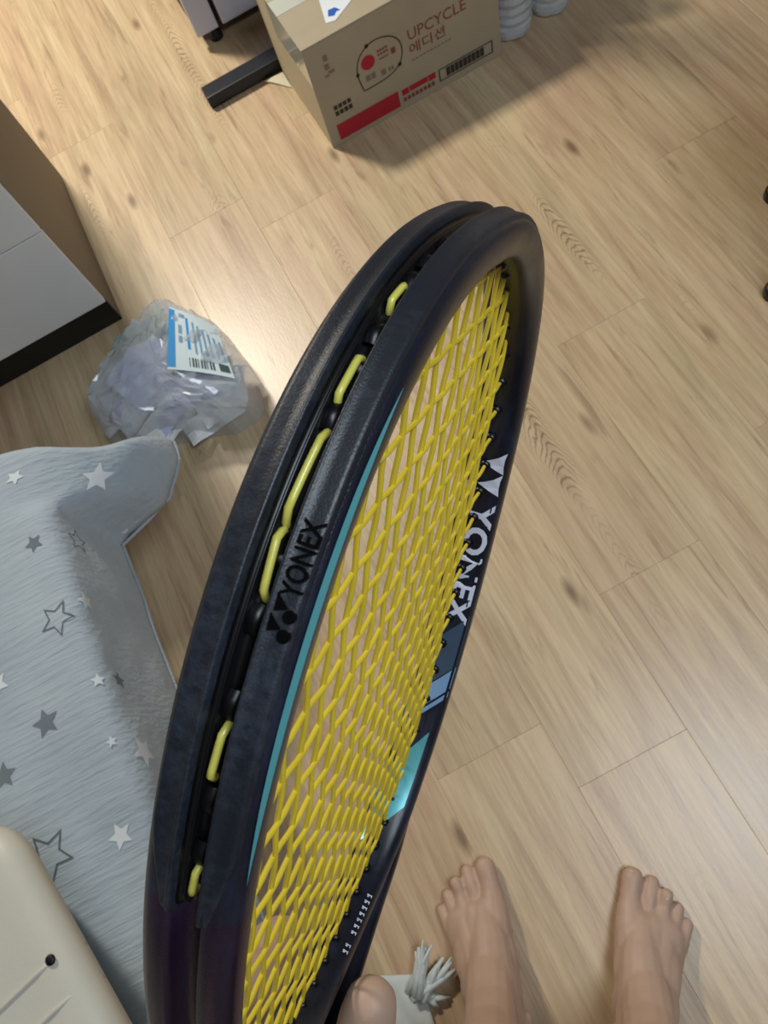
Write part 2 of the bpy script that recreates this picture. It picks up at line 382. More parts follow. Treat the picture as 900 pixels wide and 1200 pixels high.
# ------------------------------------------------------------------ water bottles beside the box
M_PET = mat('clear_pet', lin(240, 246, 252), 0.12, spec=1.0, coat=0.6, bump=1.0, bscale=110)
def pet_mat():
    m = M_PET; nt = m.node_tree; N = nt.nodes; L = nt.links; p = N['Principled BSDF']
    tr = N.new('ShaderNodeBsdfTransparent'); tr.inputs[0].default_value = (0.92, 0.95, 0.98, 1)
    mx = N.new('ShaderNodeMixShader'); mx.inputs[0].default_value = 0.48
    L.new(tr.outputs[0], mx.inputs[1]); L.new(p.outputs[0], mx.inputs[2]); L.new(mx.outputs[0], N['Material Output'].inputs['Surface'])
pet_mat()
M_CAP = mat('bottle_cap', lin(60, 90, 170), 0.4)
M_LABEL = mat('bottle_label', lin(150, 175, 205), 0.4, var=0.25, vscale=30)
PROF = [(0.026, 0.006), (0.034, 0.0), (0.042, 0.006), (0.046, 0.018), (0.0465, 0.03)]
for i in range(8): PROF += [(0.0440, 0.036+i*0.021), (0.0468, 0.046+i*0.021)]
PROF += [(0.0455, 0.215), (0.042, 0.24), (0.030, 0.275), (0.0155, 0.292), (0.014, 0.300)]
def bottle(x, y, label):
    r = thing('water_bottle', (x, y, 0), label, 'bottle', 'plastic water bottles beside the box')
    bb = lathe('bottle_body', PROF, (x, y, 0), M_PET, r, 30, False)
    for v in bb.data.vertices:
        an = math.atan2(v.co.y, v.co.x); z = v.co.z; k = 1 + 0.05*math.cos(5*an)*(1-sm(z/0.05)) + (0.06*noise.noise(Vector((v.co.x*70+x*9, v.co.y*70, z*60))) if 0.004 < z < 0.27 else 0)
        k = min(k, 1.02); v.co.x *= k; v.co.y *= k
    lathe('cap', [(0.0150, 0.3005), (0.0165, 0.302), (0.0165, 0.316), (0.0150, 0.318)], (x, y, 0), M_CAP, r, 20)
    lathe('label_band', [(0.0474, 0.120), (0.0476, 0.121), (0.0476, 0.195), (0.0474, 0.196)], (x, y, 0), M_LABEL, r, 28)
bottle(0.736, 1.405, 'clear plastic bottle standing right against the cardboard box')
bottle(0.836, 1.412, 'clear plastic bottle standing second from the cardboard box')
bottle(0.733, 1.505, 'clear plastic bottle in the back row, touching the cardboard box')
bottle(0.834, 1.512, 'clear plastic bottle in the back row, away from the cardboard box')

# ------------------------------------------------------------------ black stool at the right edge
M_BPL = mat('black_plastic', lin(14, 14, 17), 0.45)
st = thing('stool', (0.98, 0.52, 0), 'black stool, only two foot tips showing at the right edge', 'stool')
l1 = Vector((0.886, 0.712, 0)); l2 = Vector((0.762, 0.542, 0)); pd = Vector((0.81, -0.59, 0))*0.27
feet = [l1, l2, l1+pd, l2+pd]; cen = sum(feet, Vector())/4
for f in feet:
    topp = cen + (f-cen)*0.72 + Vector((0, 0, 0.44))
    g = tube('leg', [f+Vector((0, 0, 0.016)), f.lerp(topp, 0.5), topp], [0.012, 0.013, 0.014], M_BPL, st, 12)
    lathe('foot_cap', [(0.014, 0.0), (0.0175, 0.003), (0.0175, 0.02), (0.014, 0.026)], f, M_BPL, st, 16)
lathe('seat', [(0.14, 0.43), (0.165, 0.434), (0.17, 0.45), (0.165, 0.466), (0.14, 0.47)], (cen.x, cen.y, 0), M_BPL, st, 40)

# ------------------------------------------------------------------ sofa (left) with armrest
M_LEATH = mat('cream_leather', lin(205, 203, 190), 0.42, bump=0.25, bscale=300, var=0.04)
M_SDARK = mat('sofa_underside', lin(54, 48, 44), 0.8)
sf = thing('sofa', (-0.80, -0.1, 0), 'cream leather sofa at the lower left under the star blanket', 'sofa')
box('seat', (-1.40, -0.95, 0.215), (-0.405, 0.655, 0.412), M_LEATH, sf, 0.03, 4, True)
ar = box('armrest', (-1.40, -0.93, 0.434), (-0.427, 0.205, 0.625), M_LEATH, sf, 0.05, 6, True)
bm = bmesh.new(); bm.from_mesh(ar.data)
for y_ in (0.13, 0.10, 0.07, 0.04, 0.01, -0.015, -0.05):
    bmesh.ops.bisect_plane(bm, geom=bm.verts[:]+bm.edges[:]+bm.faces[:], plane_co=(0, y_-sf.location.y, 0), plane_no=(0, 1, 0))
bm.to_mesh(ar.data); bm.free(); ar.data.polygons.foreach_set('use_smooth', [True]*len(ar.data.polygons))
for v in ar.data.vertices:
    if v.co.x + sf.location.x > -0.5:            # the cushion swells away from its front corner
        v.co.x += 0.055*min(1.0, max(0.0, (0.205-(v.co.y+sf.location.y))/0.22)) - 0.6*(0.60-v.co.z)
for y_ in (0.066, 0.036):                        # stitched ridges, slightly aslant, running over the rounded edge
    xe = -0.427 + 0.055*min(1, (0.205-y_)/0.22)
    tube('seam', [(-0.75, y_-0.09, 0.6252)] + [(xe+dx_, y_+dx_*0.25+0.009, z_) for dx_, z_ in ((-0.035, 0.6250), (-0.0215, 0.6226), (-0.012, 0.6161), (-0.0075, 0.606), (-0.0085, 0.593))], 0.0022, M_LEATH, ar, 8)
lathe('button', [(0.0042, 0.0), (0.0042, 0.0012), (0.003, 0.0022)], (-0.412, 0.071, 0.6248), M_DARK, ar, 16)
for x, y in ((-0.62, 0.50), (-0.62, -0.80), (-1.3, 0.50), (-1.3, -0.80)):
    lathe('leg', [(0.016, 0.0), (0.018, 0.004), (0.026, 0.20), (0.026, 0.216)], (x, y, 0), M_SDARK, sf, 14)

# ------------------------------------------------------------------ star blanket
def gauze():
    m = bpy.data.materials.new('grey_gauze'); m.use_nodes = True
    nt = m.node_tree; N = nt.nodes; L = nt.links; p = N['Principled BSDF']
    tc = N.new('ShaderNodeTexCoord')
    n = N.new('ShaderNodeTexNoise'); n.inputs['Scale'].default_value = 9; n.inputs['Detail'].default_value = 4; L.new(tc.outputs['Object'], n.inputs['Vector'])
    r = N.new('ShaderNodeValToRGB'); r.color_ramp.elements[0].position = 0.3; r.color_ramp.elements[1].position = 0.7
    r.color_ramp.elements[0].color = lin(158, 172, 184); r.color_ramp.elements[1].color = lin(174, 187, 197); L.new(n.outputs['Fac'], r.inputs['Fac'])
    L.new(r.outputs['Color'], p.inputs['Base Color']); p.inputs['Roughness'].default_value = 0.85; p.inputs['Sheen Weight'].default_value = 0.2
    mp = N.new('ShaderNodeMapping'); mp.inputs['Scale'].default_value = (14, 120, 60); mp.inputs['Rotation'].default_value = (0, 0, 0.25); L.new(tc.outputs['Object'], mp.inputs['Vector'])
    n2 = N.new('ShaderNodeTexNoise'); n2.inputs['Scale'].default_value = 1.4; n2.inputs['Detail'].default_value = 3; L.new(mp.outputs['Vector'], n2.inputs['Vector'])
    b = N.new('ShaderNodeBump'); b.inputs['Strength'].default_value = 0.9; b.inputs['Distance'].default_value = 0.003; L.new(n2.outputs['Fac'], b.inputs['Height'])
    L.new(b.outputs['Normal'], p.inputs['Normal'])
    return m
M_GAUZE = gauze()
XE, ZT = -0.392, 0.424
def bl_point(a, y):
    """a: arc length across the blanket measured from the fold (negative = on the seat, positive = hanging)"""
    w = 0.0035*noise.noise(Vector((a*9, y*9, 3))) + 0.0018*noise.noise(Vector((a*30, y*22, 8)))
    f = sm((y-0.590)/0.030)                       # the loose corner swings out
    R_ = 0.022
    if a < 0: x, z = XE-R_+a, ZT
    elif a < R_*1.571: t = a/R_; x, z = XE-R_+R_*math.sin(t), ZT-R_+R_*math.cos(t)
    else: x, z = XE + 0.06*(a-R_*1.571), ZT-R_-(a-R_*1.571)
    if f > 0 and a > -0.05:
        t = min(1.0, (a+0.05)/0.235)
        xo = XE-R_-0.05 + (0.165+0.045*sm((y-0.60)/0.09))*math.sin(t*1.35)/math.sin(1.35)
        zo = ZT - 0.175*t**1.9
        x = x*(1-f) + xo*f; z = z*(1-f) + zo*f
    lift = 0.004*sm((0.30-abs(y-0.40))/0.3)
    return Vector((x + (w*1.2 if a > 0 else 0), y, max(z, 0.05) + w + lift + 0.002))
NA, NY = 90, 150
A0, A1, Y0, Y1 = -0.86, 0.185, -0.60, 0.712
def bl_grid(i, j):
    a = A0 + (A1-A0)*i/NA; y = Y0 + (Y1-Y0)*j/NY
    if y > 0.9 and a > 0.06:                    # rounded, scalloped hem of the corner
        u_ = (a-0.06)/0.125; y = y - 0.010*u_*math.sin((y-0.5)/0.2*math.pi)
    if y > 0.58: y -= 0.034*math.exp(-((a-0.07)/0.07)**2)*sm((y-0.58)/0.12)
    return bl_point(a, y)
V = [bl_grid(i, j) for j in range(NY+1) for i in range(NA+1)]
Fc = [(j*(NA+1)+i, j*(NA+1)+i+1, (j+1)*(NA+1)+i+1, (j+1)*(NA+1)+i) for j in range(NY) for i in range(NA)]
bk = thing('star_blanket', (-0.6, 0.1, 0.42), 'grey-blue gauze blanket with white and grey stars draped over the sofa', 'blanket')
cl = pyobj('cloth', V, Fc, M_GAUZE, bk, True)
so = cl.modifiers.new('thickness', 'SOLIDIFY'); so.thickness = 0.0016; so.offset = -1
M_STW = mat('star_white', lin(214, 222, 228), 0.85); M_STG = mat('star_grey', lin(112, 122, 130), 0.85); M_STO = mat('star_outline', lin(98, 106, 114), 0.85)
hem = [bl_grid(NA, j)+Vector((0, 0, 0.0)) for j in range(0, NY+1, 2)]
tube('hem', hem, 0.0026, M_GAUZE, cl, 6)
def star(ac, yc, r, kind, rot):
    P = []
    for k in range(10):
        an = rot + math.pi*k/5; q = r if k % 2 == 0 else r*0.47
        P.append((ac+q*math.cos(an), yc+q*math.sin(an)))
    def lift(a, y): return bl_point(a, y) + Vector((0.0006, 0, 0.0009))
    def seg(p, q, n): return [(p[0]+(q[0]-p[0])*k/n, p[1]+(q[1]-p[1])*k/n) for k in range(n)]
    ring = []
    for k in range(10): ring += seg(P[k], P[(k+1) % 10], 3)
    n = len(ring); V = []; Fc = []
    if kind == 2:
        for s_ in (1.0, 0.84): V += [lift(ac+(p[0]-ac)*s_, yc+(p[1]-yc)*s_) for p in ring]
        Fc = [(k, (k+1) % n, n+(k+1) % n, n+k) for k in range(n)]
        m = M_STO
    else:
        for s_ in (1.0, 0.66, 0.33): V += [lift(ac+(p[0]-ac)*s_, yc+(p[1]-yc)*s_) for p in ring]
        V.append(lift(ac, yc))
        for q in range(2): Fc += [(q*n+k, q*n+(k+1) % n, (q+1)*n+(k+1) % n, (q+1)*n+k) for k in range(n)]
        Fc += [(2*n+k, 2*n+(k+1) % n, 3*n) for k in range(n)]
        m = (M_STW, M_STG)[kind]
    pyobj('star', V, Fc, m, cl, False)
FX = XE-0.022
STARS = [(-0.361, 0.635, .021, 0, .3), (-0.432, 0.663, .011, 0, .9), (-0.30, 0.60, .006, 0, .2), (-0.425, 0.552, .013, 1, .6), (-0.375, 0.552, .020, 2, .2),
         (-0.425, 0.440, .024, 2, .9), (-0.393, 0.452, .014, 0, .5), (-0.520, 0.401, .016, 0, .7), (-0.475, 0.328, .018, 1, .35), (-0.405, 0.345, .009, 0, .2),
         (-0.382, 0.345, .012, 1, .1), (-0.410, 0.270, .007, 0, .4), (-0.540, 0.296, .016, 1, .1), (-0.432, 0.172, .015, 0, .5), (-0.515, 0.190, .030, 2, .75),
         (-0.385, 0.250, .020, 0, .8), (-0.56, 0.52, .018, 1, .3), (-0.52, 0.58, .013, 0, .1), (-0.60, 0.42, .02, 2, .4), (-0.64, 0.60, .02, 0, .2)]
for x, y, r, k, ro in STARS:
    # convert the seen x into arc length across the fold
    a = x - FX
    star(a if a < 0 else a*1.5, y, r, k, ro)

# ------------------------------------------------------------------ clear plastic bag with packaging
def film_mat():
    m = bpy.data.materials.new('clear_film'); m.use_nodes = True
    nt = m.node_tree; N = nt.nodes; L = nt.links; p = N['Principled BSDF']
    p.inputs['Base Color'].default_value = lin(222, 232, 240); p.inputs['Roughness'].default_value = 0.10; p.inputs['Specular IOR Level'].default_value = 1.0
    tr = N.new('ShaderNodeBsdfTransparent'); tr.inputs[0].default_value = (0.93, 0.95, 0.97, 1)
    mx = N.new('ShaderNodeMixShader'); mx.inputs[0].default_value = 0.46
    L.new(tr.outputs[0], mx.inputs[1]); L.new(p.outputs[0], mx.inputs[2]); L.new(mx.outputs[0], N['Material Output'].inputs['Surface'])
    return m
M_FILM = film_mat()
M_LAVP = mat('lavender_wrap', lin(206, 210, 244), 0.3, var=0.05); M_WP = mat('white_wrap', lin(240, 246, 250), 0.4, var=0.06); M_GRN = mat('green_wrap', lin(140, 160, 150), 0.5, var=0.3, vscale=60)
FOOT = [(-0.225, 1.185), (-0.262, 1.165), (-0.31, 1.13), (-0.355, 1.09), (-0.395, 1.03), (-0.42, 0.985), (-0.415, 0.925), (-0.365, 0.885), (-0.305, 0.865), (-0.245, 0.852), (-0.190, 0.828),
        (-0.150, 0.836), (-0.122, 0.870), (-0.112, 0.92), (-0.118, 0.985), (-0.140, 1.05), (-0.172, 1.115), (-0.195, 1.165)]
bc = Vector((-0.26, 0.97))
bg_ = thing('plastic_bag', (bc.x, bc.y, 0), 'clear crumpled plastic bag of packaging with a blue striped label', 'bag')
ring = loop2d(FOOT, 4); nr = len(ring); NR = 16
def bag_pt(k, q, scale=1.0, hmax=0.135, seed=0.0, fold=0.018):
    p = bc + (ring[k]-bc)*scale*math.sin(min(1.0, q)*math.pi/2)**0.9
    rho = q
    h = hmax*(1-rho**4.0)**0.65 if rho < 1 else 0.0
    h *= (0.62 + 0.38*sm((1.16-p.y)/0.16))      # lower towards the tied end
    nv = Vector((p.x*17+seed, p.y*17, seed)); n1 = abs(noise.noise(nv)); n2 = abs(noise.noise(nv*2.3))
    edge = 1-rho**8
    h += edge*(fold*(n1*2-0.5) + fold*0.6*(n2*2-0.5))
    d = Vector((noise.noise(nv*1.4+Vector((5, 0, 0))), noise.noise(nv*1.4+Vector((0, 9, 0)))))*0.010*(0.4+rho)
    return Vector((p.x+d.x, p.y+d.y, max(0.0015, h)))
def bag_shell(name, m, parent, **kw):
    V = [bag_pt(0, 0.0, **kw)]; Fc = []
    for q in range(1, NR+1):
        for k in range(nr): V.append(bag_pt(k, q/NR, **kw))
    for k in range(nr): Fc.append((0, 1+k, 1+(k+1) % nr))
    for q in range(NR-1):
        for k in range(nr):
            a, b = 1+q*nr+k, 1+q*nr+(k+1) % nr; Fc.append((a, a+nr, b+nr, b))
    return pyobj(name, V, Fc, m, parent, False)
bag_shell('film', M_FILM, bg_, seed=0.0, fold=0.016)
random.seed(3)
def crumple(name, cx, cy, cz, sx, sy, m, tilt, rot, seed):
    n = 7; V = []; Fc = []
    Mx = Matrix.Rotation(rot, 3, 'Z') @ Matrix.Rotation(tilt, 3, 'X')
    for j in range(n+1):
        for i in range(n+1):
            q = Vector(((i/n-0.5)*sx, (j/n-0.5)*sy, 0)); q.z = 0.028*noise.noise(Vector((q.x*26+seed, q.y*26, seed)))
            w = Mx @ q + Vector((cx, cy, cz)); w.z = max(0.004, w.z); V.append(w)
    Fc = [(j*(n+1)+i, j*(n+1)+i+1, (j+1)*(n+1)+i+1, (j+1)*(n+1)+i) for j in range(n) for i in range(n)]
    o = pyobj(name, V, Fc, m, bg_, False); so = o.modifiers.new('t', 'SOLIDIFY'); so.thickness = 0.0008
for k, (x, y, z, sx, sy, m, tl, ro) in enumerate([(-0.29, 1.00, .085, .13, .10, M_LAVP, .15, .4), (-0.235, 0.925, .080, .13, .06, M_LAVP, .3, -.3), (-0.34, 0.955, .055, .10, .10, M_WP, -.3, .2),
        (-0.27, 0.905, .060, .16, .06, M_WP, .5, .5), (-0.20, 0.885, .045, .08, .07, M_WP, .4, .1), (-0.375, 0.99, .035, .07, .07, M_LAVP, -.5, .9), (-0.285, 1.085, .060, .07, .08, M_GRN, .1, .2),
        (-0.33, 1.06, .045, .08, .08, M_WP, -.2, .6), (-0.245, 1.13, .035, .06, .06, M_GRN, .1, .1), (-0.205, 1.00, .055, .09, .12, M_WP, .1, -.2), (-0.33, 0.90, .035, .10, .05, M_LAVP, .3, .2), (-0.165, 0.90, .050, .07, .08, M_WP, .2, -.5), (-0.22, 0.865, .035, .12, .045, M_WP, .5, .1), (-0.39, 0.955, .04, .06, .07, M_WP, -.6, .3), (-0.30, 0.885, .065, .09, .03, M_LAVP, .6, .5)]):
    crumple('wrapper', x, y, z, sx, sy, m, tl, ro, k*3.1)
# printed label on the film, tilted towards the room
LC = [Vector((-0.235, 0.919, 0.138)), Vector((-0.139, 0.860, 0.098)), Vector((-0.129, 0.988, 0.094)), Vector((-0.187, 1.055, 0.126))]   # lower left, lower right, upper right, upper left
def lab_pt(u_, v_, e=0.0):
    p = LC[0]*(1-u_)*(1-v_) + LC[1]*u_*(1-v_) + LC[2]*u_*v_ + LC[3]*(1-u_)*v_
    p = p + Vector((0, 0, 0.006*math.sin(u_*3.1)+e)); return p
LABEL = None
def lab_patch(name, rects, m, e, n=4):
    V = []; Fc = []
    for (u0, v0, u1, v1) in rects:
        b0 = len(V)
        for j in range(2):
            for i in range(n+1): V.append(lab_pt(u0+(u1-u0)*i/n, v0+(v1-v0)*j, e))
        Fc += [(b0+i, b0+i+1, b0+n+2+i, b0+n+1+i) for i in range(n)]
    return pyobj(name, V, Fc, m, LABEL or bg_)
M_LW = mat('label_white', lin(215, 232, 240), 0.35); M_LB = mat('label_blue', lin(30, 150, 222), 0.35); M_LT = mat('label_text', lin(120, 160, 190), 0.5); M_BAR = mat('label_barcode', lin(70, 90, 92), 0.5)
M_LG = mat('label_grey', lin(120, 128, 150), 0.5)
LABEL = lab_patch('label', [(0, 0, 1, 1)], M_LW, 0.018, 10)
lab_patch('label_stripe', [(0.0, 0.04, 0.13, 0.97)], M_LB, 0.0188)
lab_patch('label_rule', [(0.36, 0.36, 0.405, 0.90)], M_LB, 0.0188)
lab_patch('label_print', [(0.48+0.09*i, 0.30, 0.48+0.09*i+0.035, 0.86-0.04*i) for i in range(6)] + [(0.20, 0.45, 0.27, 0.56), (0.20, 0.60, 0.27, 0.74), (0.22, 0.88, 0.34, 0.94)], M_LT, 0.0188)
lab_patch('label_barcode', [(0.36+0.045*i, 0.07, 0.36+0.045*i+(0.028 if i % 3 else 0.014), 0.22) for i in range(9)] + [(0.82, 0.08, 0.97, 0.22)], M_BAR, 0.0188, 1)

# ------------------------------------------------------------------ white cloth with frayed end on the floor
M_CLOTH = mat('white_cotton', lin(205, 212, 210), 0.9, bump=0.3, bscale=500, var=0.05, vscale=40)
fc = thing('frayed_cloth', (-0.33, -0.12, 0), 'crumpled white cloth with a frayed fringe on the floor by the left foot', 'cloth')
NI, NJ = 16, 14
def cl_pt(u_, v_):
    # u across (0..1), v from the hand side (0) to the frayed end (1)
    x = -0.400 + 0.088*u_ + 0.018*v_*u_; y = -0.225 + 0.150*v_ - 0.045*u_
    z = 0.006 + 0.022*max(0, math.sin(u_*5.2+v_*1.5))*sm(u_*1.6) + 0.006*noise.noise(Vector((u_*6, v_*6, 2)))
    return Vector((x, y, max(0.003, z)))
V = [cl_pt(i/NI, j/NJ) for j in range(NJ+1) for i in range(NI+1)]
Fc = [(j*(NI+1)+i, j*(NI+1)+i+1, (j+1)*(NI+1)+i+1, (j+1)*(NI+1)+i) for j in range(NJ) for i in range(NI)]
o = pyobj('cloth', V, Fc, M_CLOTH, fc, True); so = o.modifiers.new('t', 'SOLIDIFY'); so.thickness = 0.0015
random.seed(11)
tufts = [((-0.293, -0.122, 0.018), (0.028, 0.034, 0.012), 12, 0.010), ((-0.282, -0.136, 0.014), (0.030, 0.012, 0.004), 11, 0.012), ((-0.292, -0.150, 0.008), (0.016, -0.010, -0.002), 7, 0.010)]
for b0, d0, n_, sp in tufts:
    for k in range(n_):
        b = Vector(b0) + Vector((random.uniform(-1, 1), random.uniform(-1, 1), random.uniform(-.4, .4)))*0.005
        e = Vector(b0) + Vector(d0)*random.uniform(0.7, 1.15) + Vector((random.uniform(-1, 1), random.uniform(-1, 1), random.uniform(-.7, .5)))*sp
        e.z = max(0.003, e.z); mid = b.lerp(e, 0.5) + Vector((0, 0, random.uniform(0.0, 0.005))); w = random.uniform(0.0026, 0.0050)
        tube('fringe', [b-(e-b)*0.6, b, mid, e], [w*1.3, w*1.2, w, w*0.45], M_CLOTH, fc, 6)

# ------------------------------------------------------------------ tennis racket
RM = Matrix(((0.534630164140445, 0.5164642391027036, -0.6689060302607733), (0.42037868894031716, 0.5241167839528785, 0.7406641308067456), (0.7331114140947346, -0.6771752258514463, 0.06309808251493632)))
RT = Vector((-0.03625532603504044, 0.06147186290906962, 0.9624398935041154))
RA, RB, RN, RE = 0.16982943, 0.13249459, 2.31185374, 0.05327976
rk = bpy.data.objects.new('tennis_racket', None); COL.objects.link(rk); m4 = RM.to_4x4(); m4.translation = RT; rk.matrix_world = m4
tag(rk, 'black tennis racket with yellow strings and YONEX lettering, held up close', 'racket')
_N = 4000; _U = []; _V = []
for i in range(_N+1):
    th = -math.pi + 2*math.pi*i/_N; c_, s_ = math.cos(th), math.sin(th)
    u_ = math.copysign(abs(c_)**(2/RN), c_)*RA; v_ = math.copysign(abs(s_)**(2/RN), s_)*RB*(1+RE*u_/RA); _U.append(u_); _V.append(v_)
_S = [0.0]
for i in range(_N): _S.append(_S[-1] + math.hypot(_U[i+1]-_U[i], _V[i+1]-_V[i]))
_s0 = _S[_N//2]; _S = [x-_s0 for x in _S]; SMAX = _S[-1]
import bisect
def hoop(s):
    per = 2*SMAX
    while s > SMAX: s -= per
    while s < -SMAX: s += per
    i = min(_N-1, max(0, bisect.bisect_right(_S, s)-1)); t = (s-_S[i])/max(1e-12, _S[i+1]-_S[i])
    return _U[i]+(_U[i+1]-_U[i])*t, _V[i]+(_V[i+1]-_V[i])*t
def RP(s, off, w):
    """point on the hoop: s along the rim (0 = tip, negative = near rail), off inwards from the rim, w across the beam"""
    e = 0.003; u0, v0 = hoop(s-e); u1, v1 = hoop(s+e); u_, v_ = hoop(s)
    a, b = u1-u0, v1-v0; L = math.hypot(a, b)
    return Vector((u_ - off*b/L, v_ + off*a/L, w))
def robj(name, V, Fc, m, parent=rk, smooth=True, **k): return pyobj(name, V, Fc, m, parent, smooth, False, **k)

def scuffed(name, base, rough, scuff, amt, sx=60):
    m = bpy.data.materials.new(name); m.use_nodes = True
    nt = m.node_tree; N = nt.nodes; L = nt.links; p = N['Principled BSDF']
    tc = N.new('ShaderNodeTexCoord'); mp = N.new('ShaderNodeMapping'); mp.inputs['Scale'].default_value = ((sx*0.6, sx*0.6, sx*3) if sx > 1 else (420, 420, 300)); mp.inputs['Rotation'].default_value = ((0.5, 0.3, 0.6) if sx > 1 else (0.0, 0.5, 0.0))
    L.new(tc.outputs['Object'], mp.inputs['Vector'])
    n = N.new('ShaderNodeTexNoise'); n.inputs['Scale'].default_value = 1; n.inputs['Detail'].default_value = 8; n.inputs['Roughness'].default_value = 0.72; L.new(mp.outputs['Vector'], n.inputs['Vector'])
    n2 = N.new('ShaderNodeTexNoise'); n2.inputs['Scale'].default_value = 22; n2.inputs['Detail'].default_value = 2; L.new(tc.outputs['Object'], n2.inputs['Vector'])
    mu = N.new('ShaderNodeMath'); mu.operation = 'MULTIPLY'; L.new(n.outputs['Fac'], mu.inputs[0]); L.new(n2.outputs['Fac'], mu.inputs[1])
    r = N.new('ShaderNodeValToRGB'); e = r.color_ramp.elements; e[0].position = 0.24; e[0].color = (0, 0, 0, 1); e[1].position = 0.42; e[1].color = (amt, amt, amt, 1); L.new(mu.outputs[0], r.inputs['Fac'])
    mx = N.new('ShaderNodeMix'); mx.data_type = 'RGBA'; L.new(r.outputs['Color'], mx.inputs[0]); mx.inputs[6].default_value = base; mx.inputs[7].default_value = scuff
    L.new(mx.outputs[2], p.inputs['Base Color'])
    rr = N.new('ShaderNodeMapRange'); rr.inputs['To Min'].default_value = rough; rr.inputs['To Max'].default_value = rough+0.25; L.new(r.outputs['Color'], rr.inputs['Value']); L.new(rr.outputs['Result'], p.inputs['Roughness'])
    b = N.new('ShaderNodeBump'); b.inputs['Strength'].default_value = 0.3; b.inputs['Distance'].default_value = 0.0003
    n3 = N.new('ShaderNodeTexNoise'); n3.inputs['Scale'].default_value = 1800; L.new(tc.outputs['Object'], n3.inputs['Vector']); L.new(n3.outputs['Fac'], b.inputs['Height']); L.new(b.outputs['Normal'], p.inputs['Normal'])
    return m
M_FRAME = scuffed('frame_lacquer', lin(20, 23, 36), 0.3, lin(40, 50, 74), 0.5)
M_PURP = scuffed('frame_purple', lin(30, 18, 36), 0.32, lin(56, 34, 62), 0.5)
M_BUMP = scuffed('bumper_plastic', lin(26, 30, 39), 0.42, lin(74, 84, 98), 0.26, 1)
M_GROM_SHADE = mat('grommet_black_groove_shade', lin(10, 10, 13), 0.35)
M_STR = mat('yellow_string', lin(216, 190, 50), 0.32, var=0.10, vscale=60, trans=0.0, coat=0.2)
M_LOOP = mat('yellow_string_pale', lin(206, 200, 92), 0.3, var=0.10, vscale=90, coat=0.3)
M_TEAL = mat('teal_metallic', lin(92, 168, 176), 0.3, metal=0.3)
M_BLUEG = mat('bluegrey_gloss', lin(62, 80, 100), 0.4, metal=0.1); M_LBLUE = mat('light_blue_gloss', lin(122, 156, 192), 0.4, metal=0.1)
M_LETW = mat('decal_white', lin(206, 208, 224), 0.4); M_LETB = mat('decal_black_gloss', lin(6, 7, 10), 0.15)
half = [(0.0062, 0.0), (0.0060, 0.0026), (0.0020, 0.0032), (0.0006, 0.0037), (0.0001, 0.0044), (0.0, 0.0062), (0.0004, 0.0086), (0.0015, 0.0104), (0.0034, 0.0114), (0.0062, 0.01165), (0.0090, 0.0112), (0.0112, 0.0098), (0.0125, 0.0075), (0.0130, 0.0040), (0.0131, 0.0)]
prof = half + [(a, -b) for a, b in half[-2:0:-1]]
NS = 300
def ss(i): return -SMAX + 2*SMAX*i/NS
def bridge_k(s):     # the bridge (bottom of the hoop) is slimmer
    return 1.0 - 0.10*sm((abs(s)-0.42)/0.06)
V = []; Fc = []; mids = []; npf = len(prof)
for i in range(NS):
    s = ss(i); k = bridge_k(s)
    for a, b in prof: V.append(RP(s, a, b*k))
for i in range(NS):
    s = ss(i)
    for k in range(npf):
        Fc.append((i*npf+k, i*npf+(k+1) % npf, ((i+1) % NS)*npf+(k+1) % npf, ((i+1) % NS)*npf+k)); mids.append(1 if (-0.40 < s < -0.196) else 0)
FRAME = robj('frame', V, Fc, None, mats=[M_FRAME, M_PURP], mids=mids)

# bumper guard: two lobes either side of the string groove, running round the head
bh = [(0.0052, 0.0), (0.0051, 0.0016), (0.0030, 0.0018), (0.0028, 0.0022), (0.0030, 0.0026), (0.0012, 0.0029), (-0.0008, 0.0032), (-0.0013, 0.0036), (-0.0011, 0.0041), (-0.0007, 0.0045), (-0.0006, 0.0064), (-0.0006, 0.0082), (-0.0005, 0.0088), (-0.0001, 0.0093), (0.0009, 0.0097), (0.0024, 0.0094)]
bprof = [(a, b) for a, b in bh[::-1]] + [(a, -b) for a, b in bh[1:]]
V = []; Fc = []; mids = []; nb = len(bprof); SB = 0.205; nsb = 300
for i in range(nsb+1):
    s = -SB + 2*SB*i/nsb; ed = sm((SB-abs(s))/0.008)
    for a, b in bprof:
        nar = 1.0 - (1-sm((SB-abs(s))/0.03))*0.45
        V.append(RP(s, a*ed + (0.0040 if abs(b) > 0.0030 else 0.0070)*(1-ed), b*(nar if abs(b) > 0.0045 else 1)))
for i in range(nsb):
    for k in range(nb-1):
        Fc.append((i*nb+k, i*nb+k+1, (i+1)*nb+k+1, (i+1)*nb+k)); mids.append(1 if abs(bprof[k][1]+bprof[k+1][1])/2 < 0.0030 else 0)  # groove faces take the black, so the recess's shade is painted in
GUARD = robj('bumper_guard', V, Fc, None, mats=[M_BUMP, M_GROM_SHADE], mids=mids)

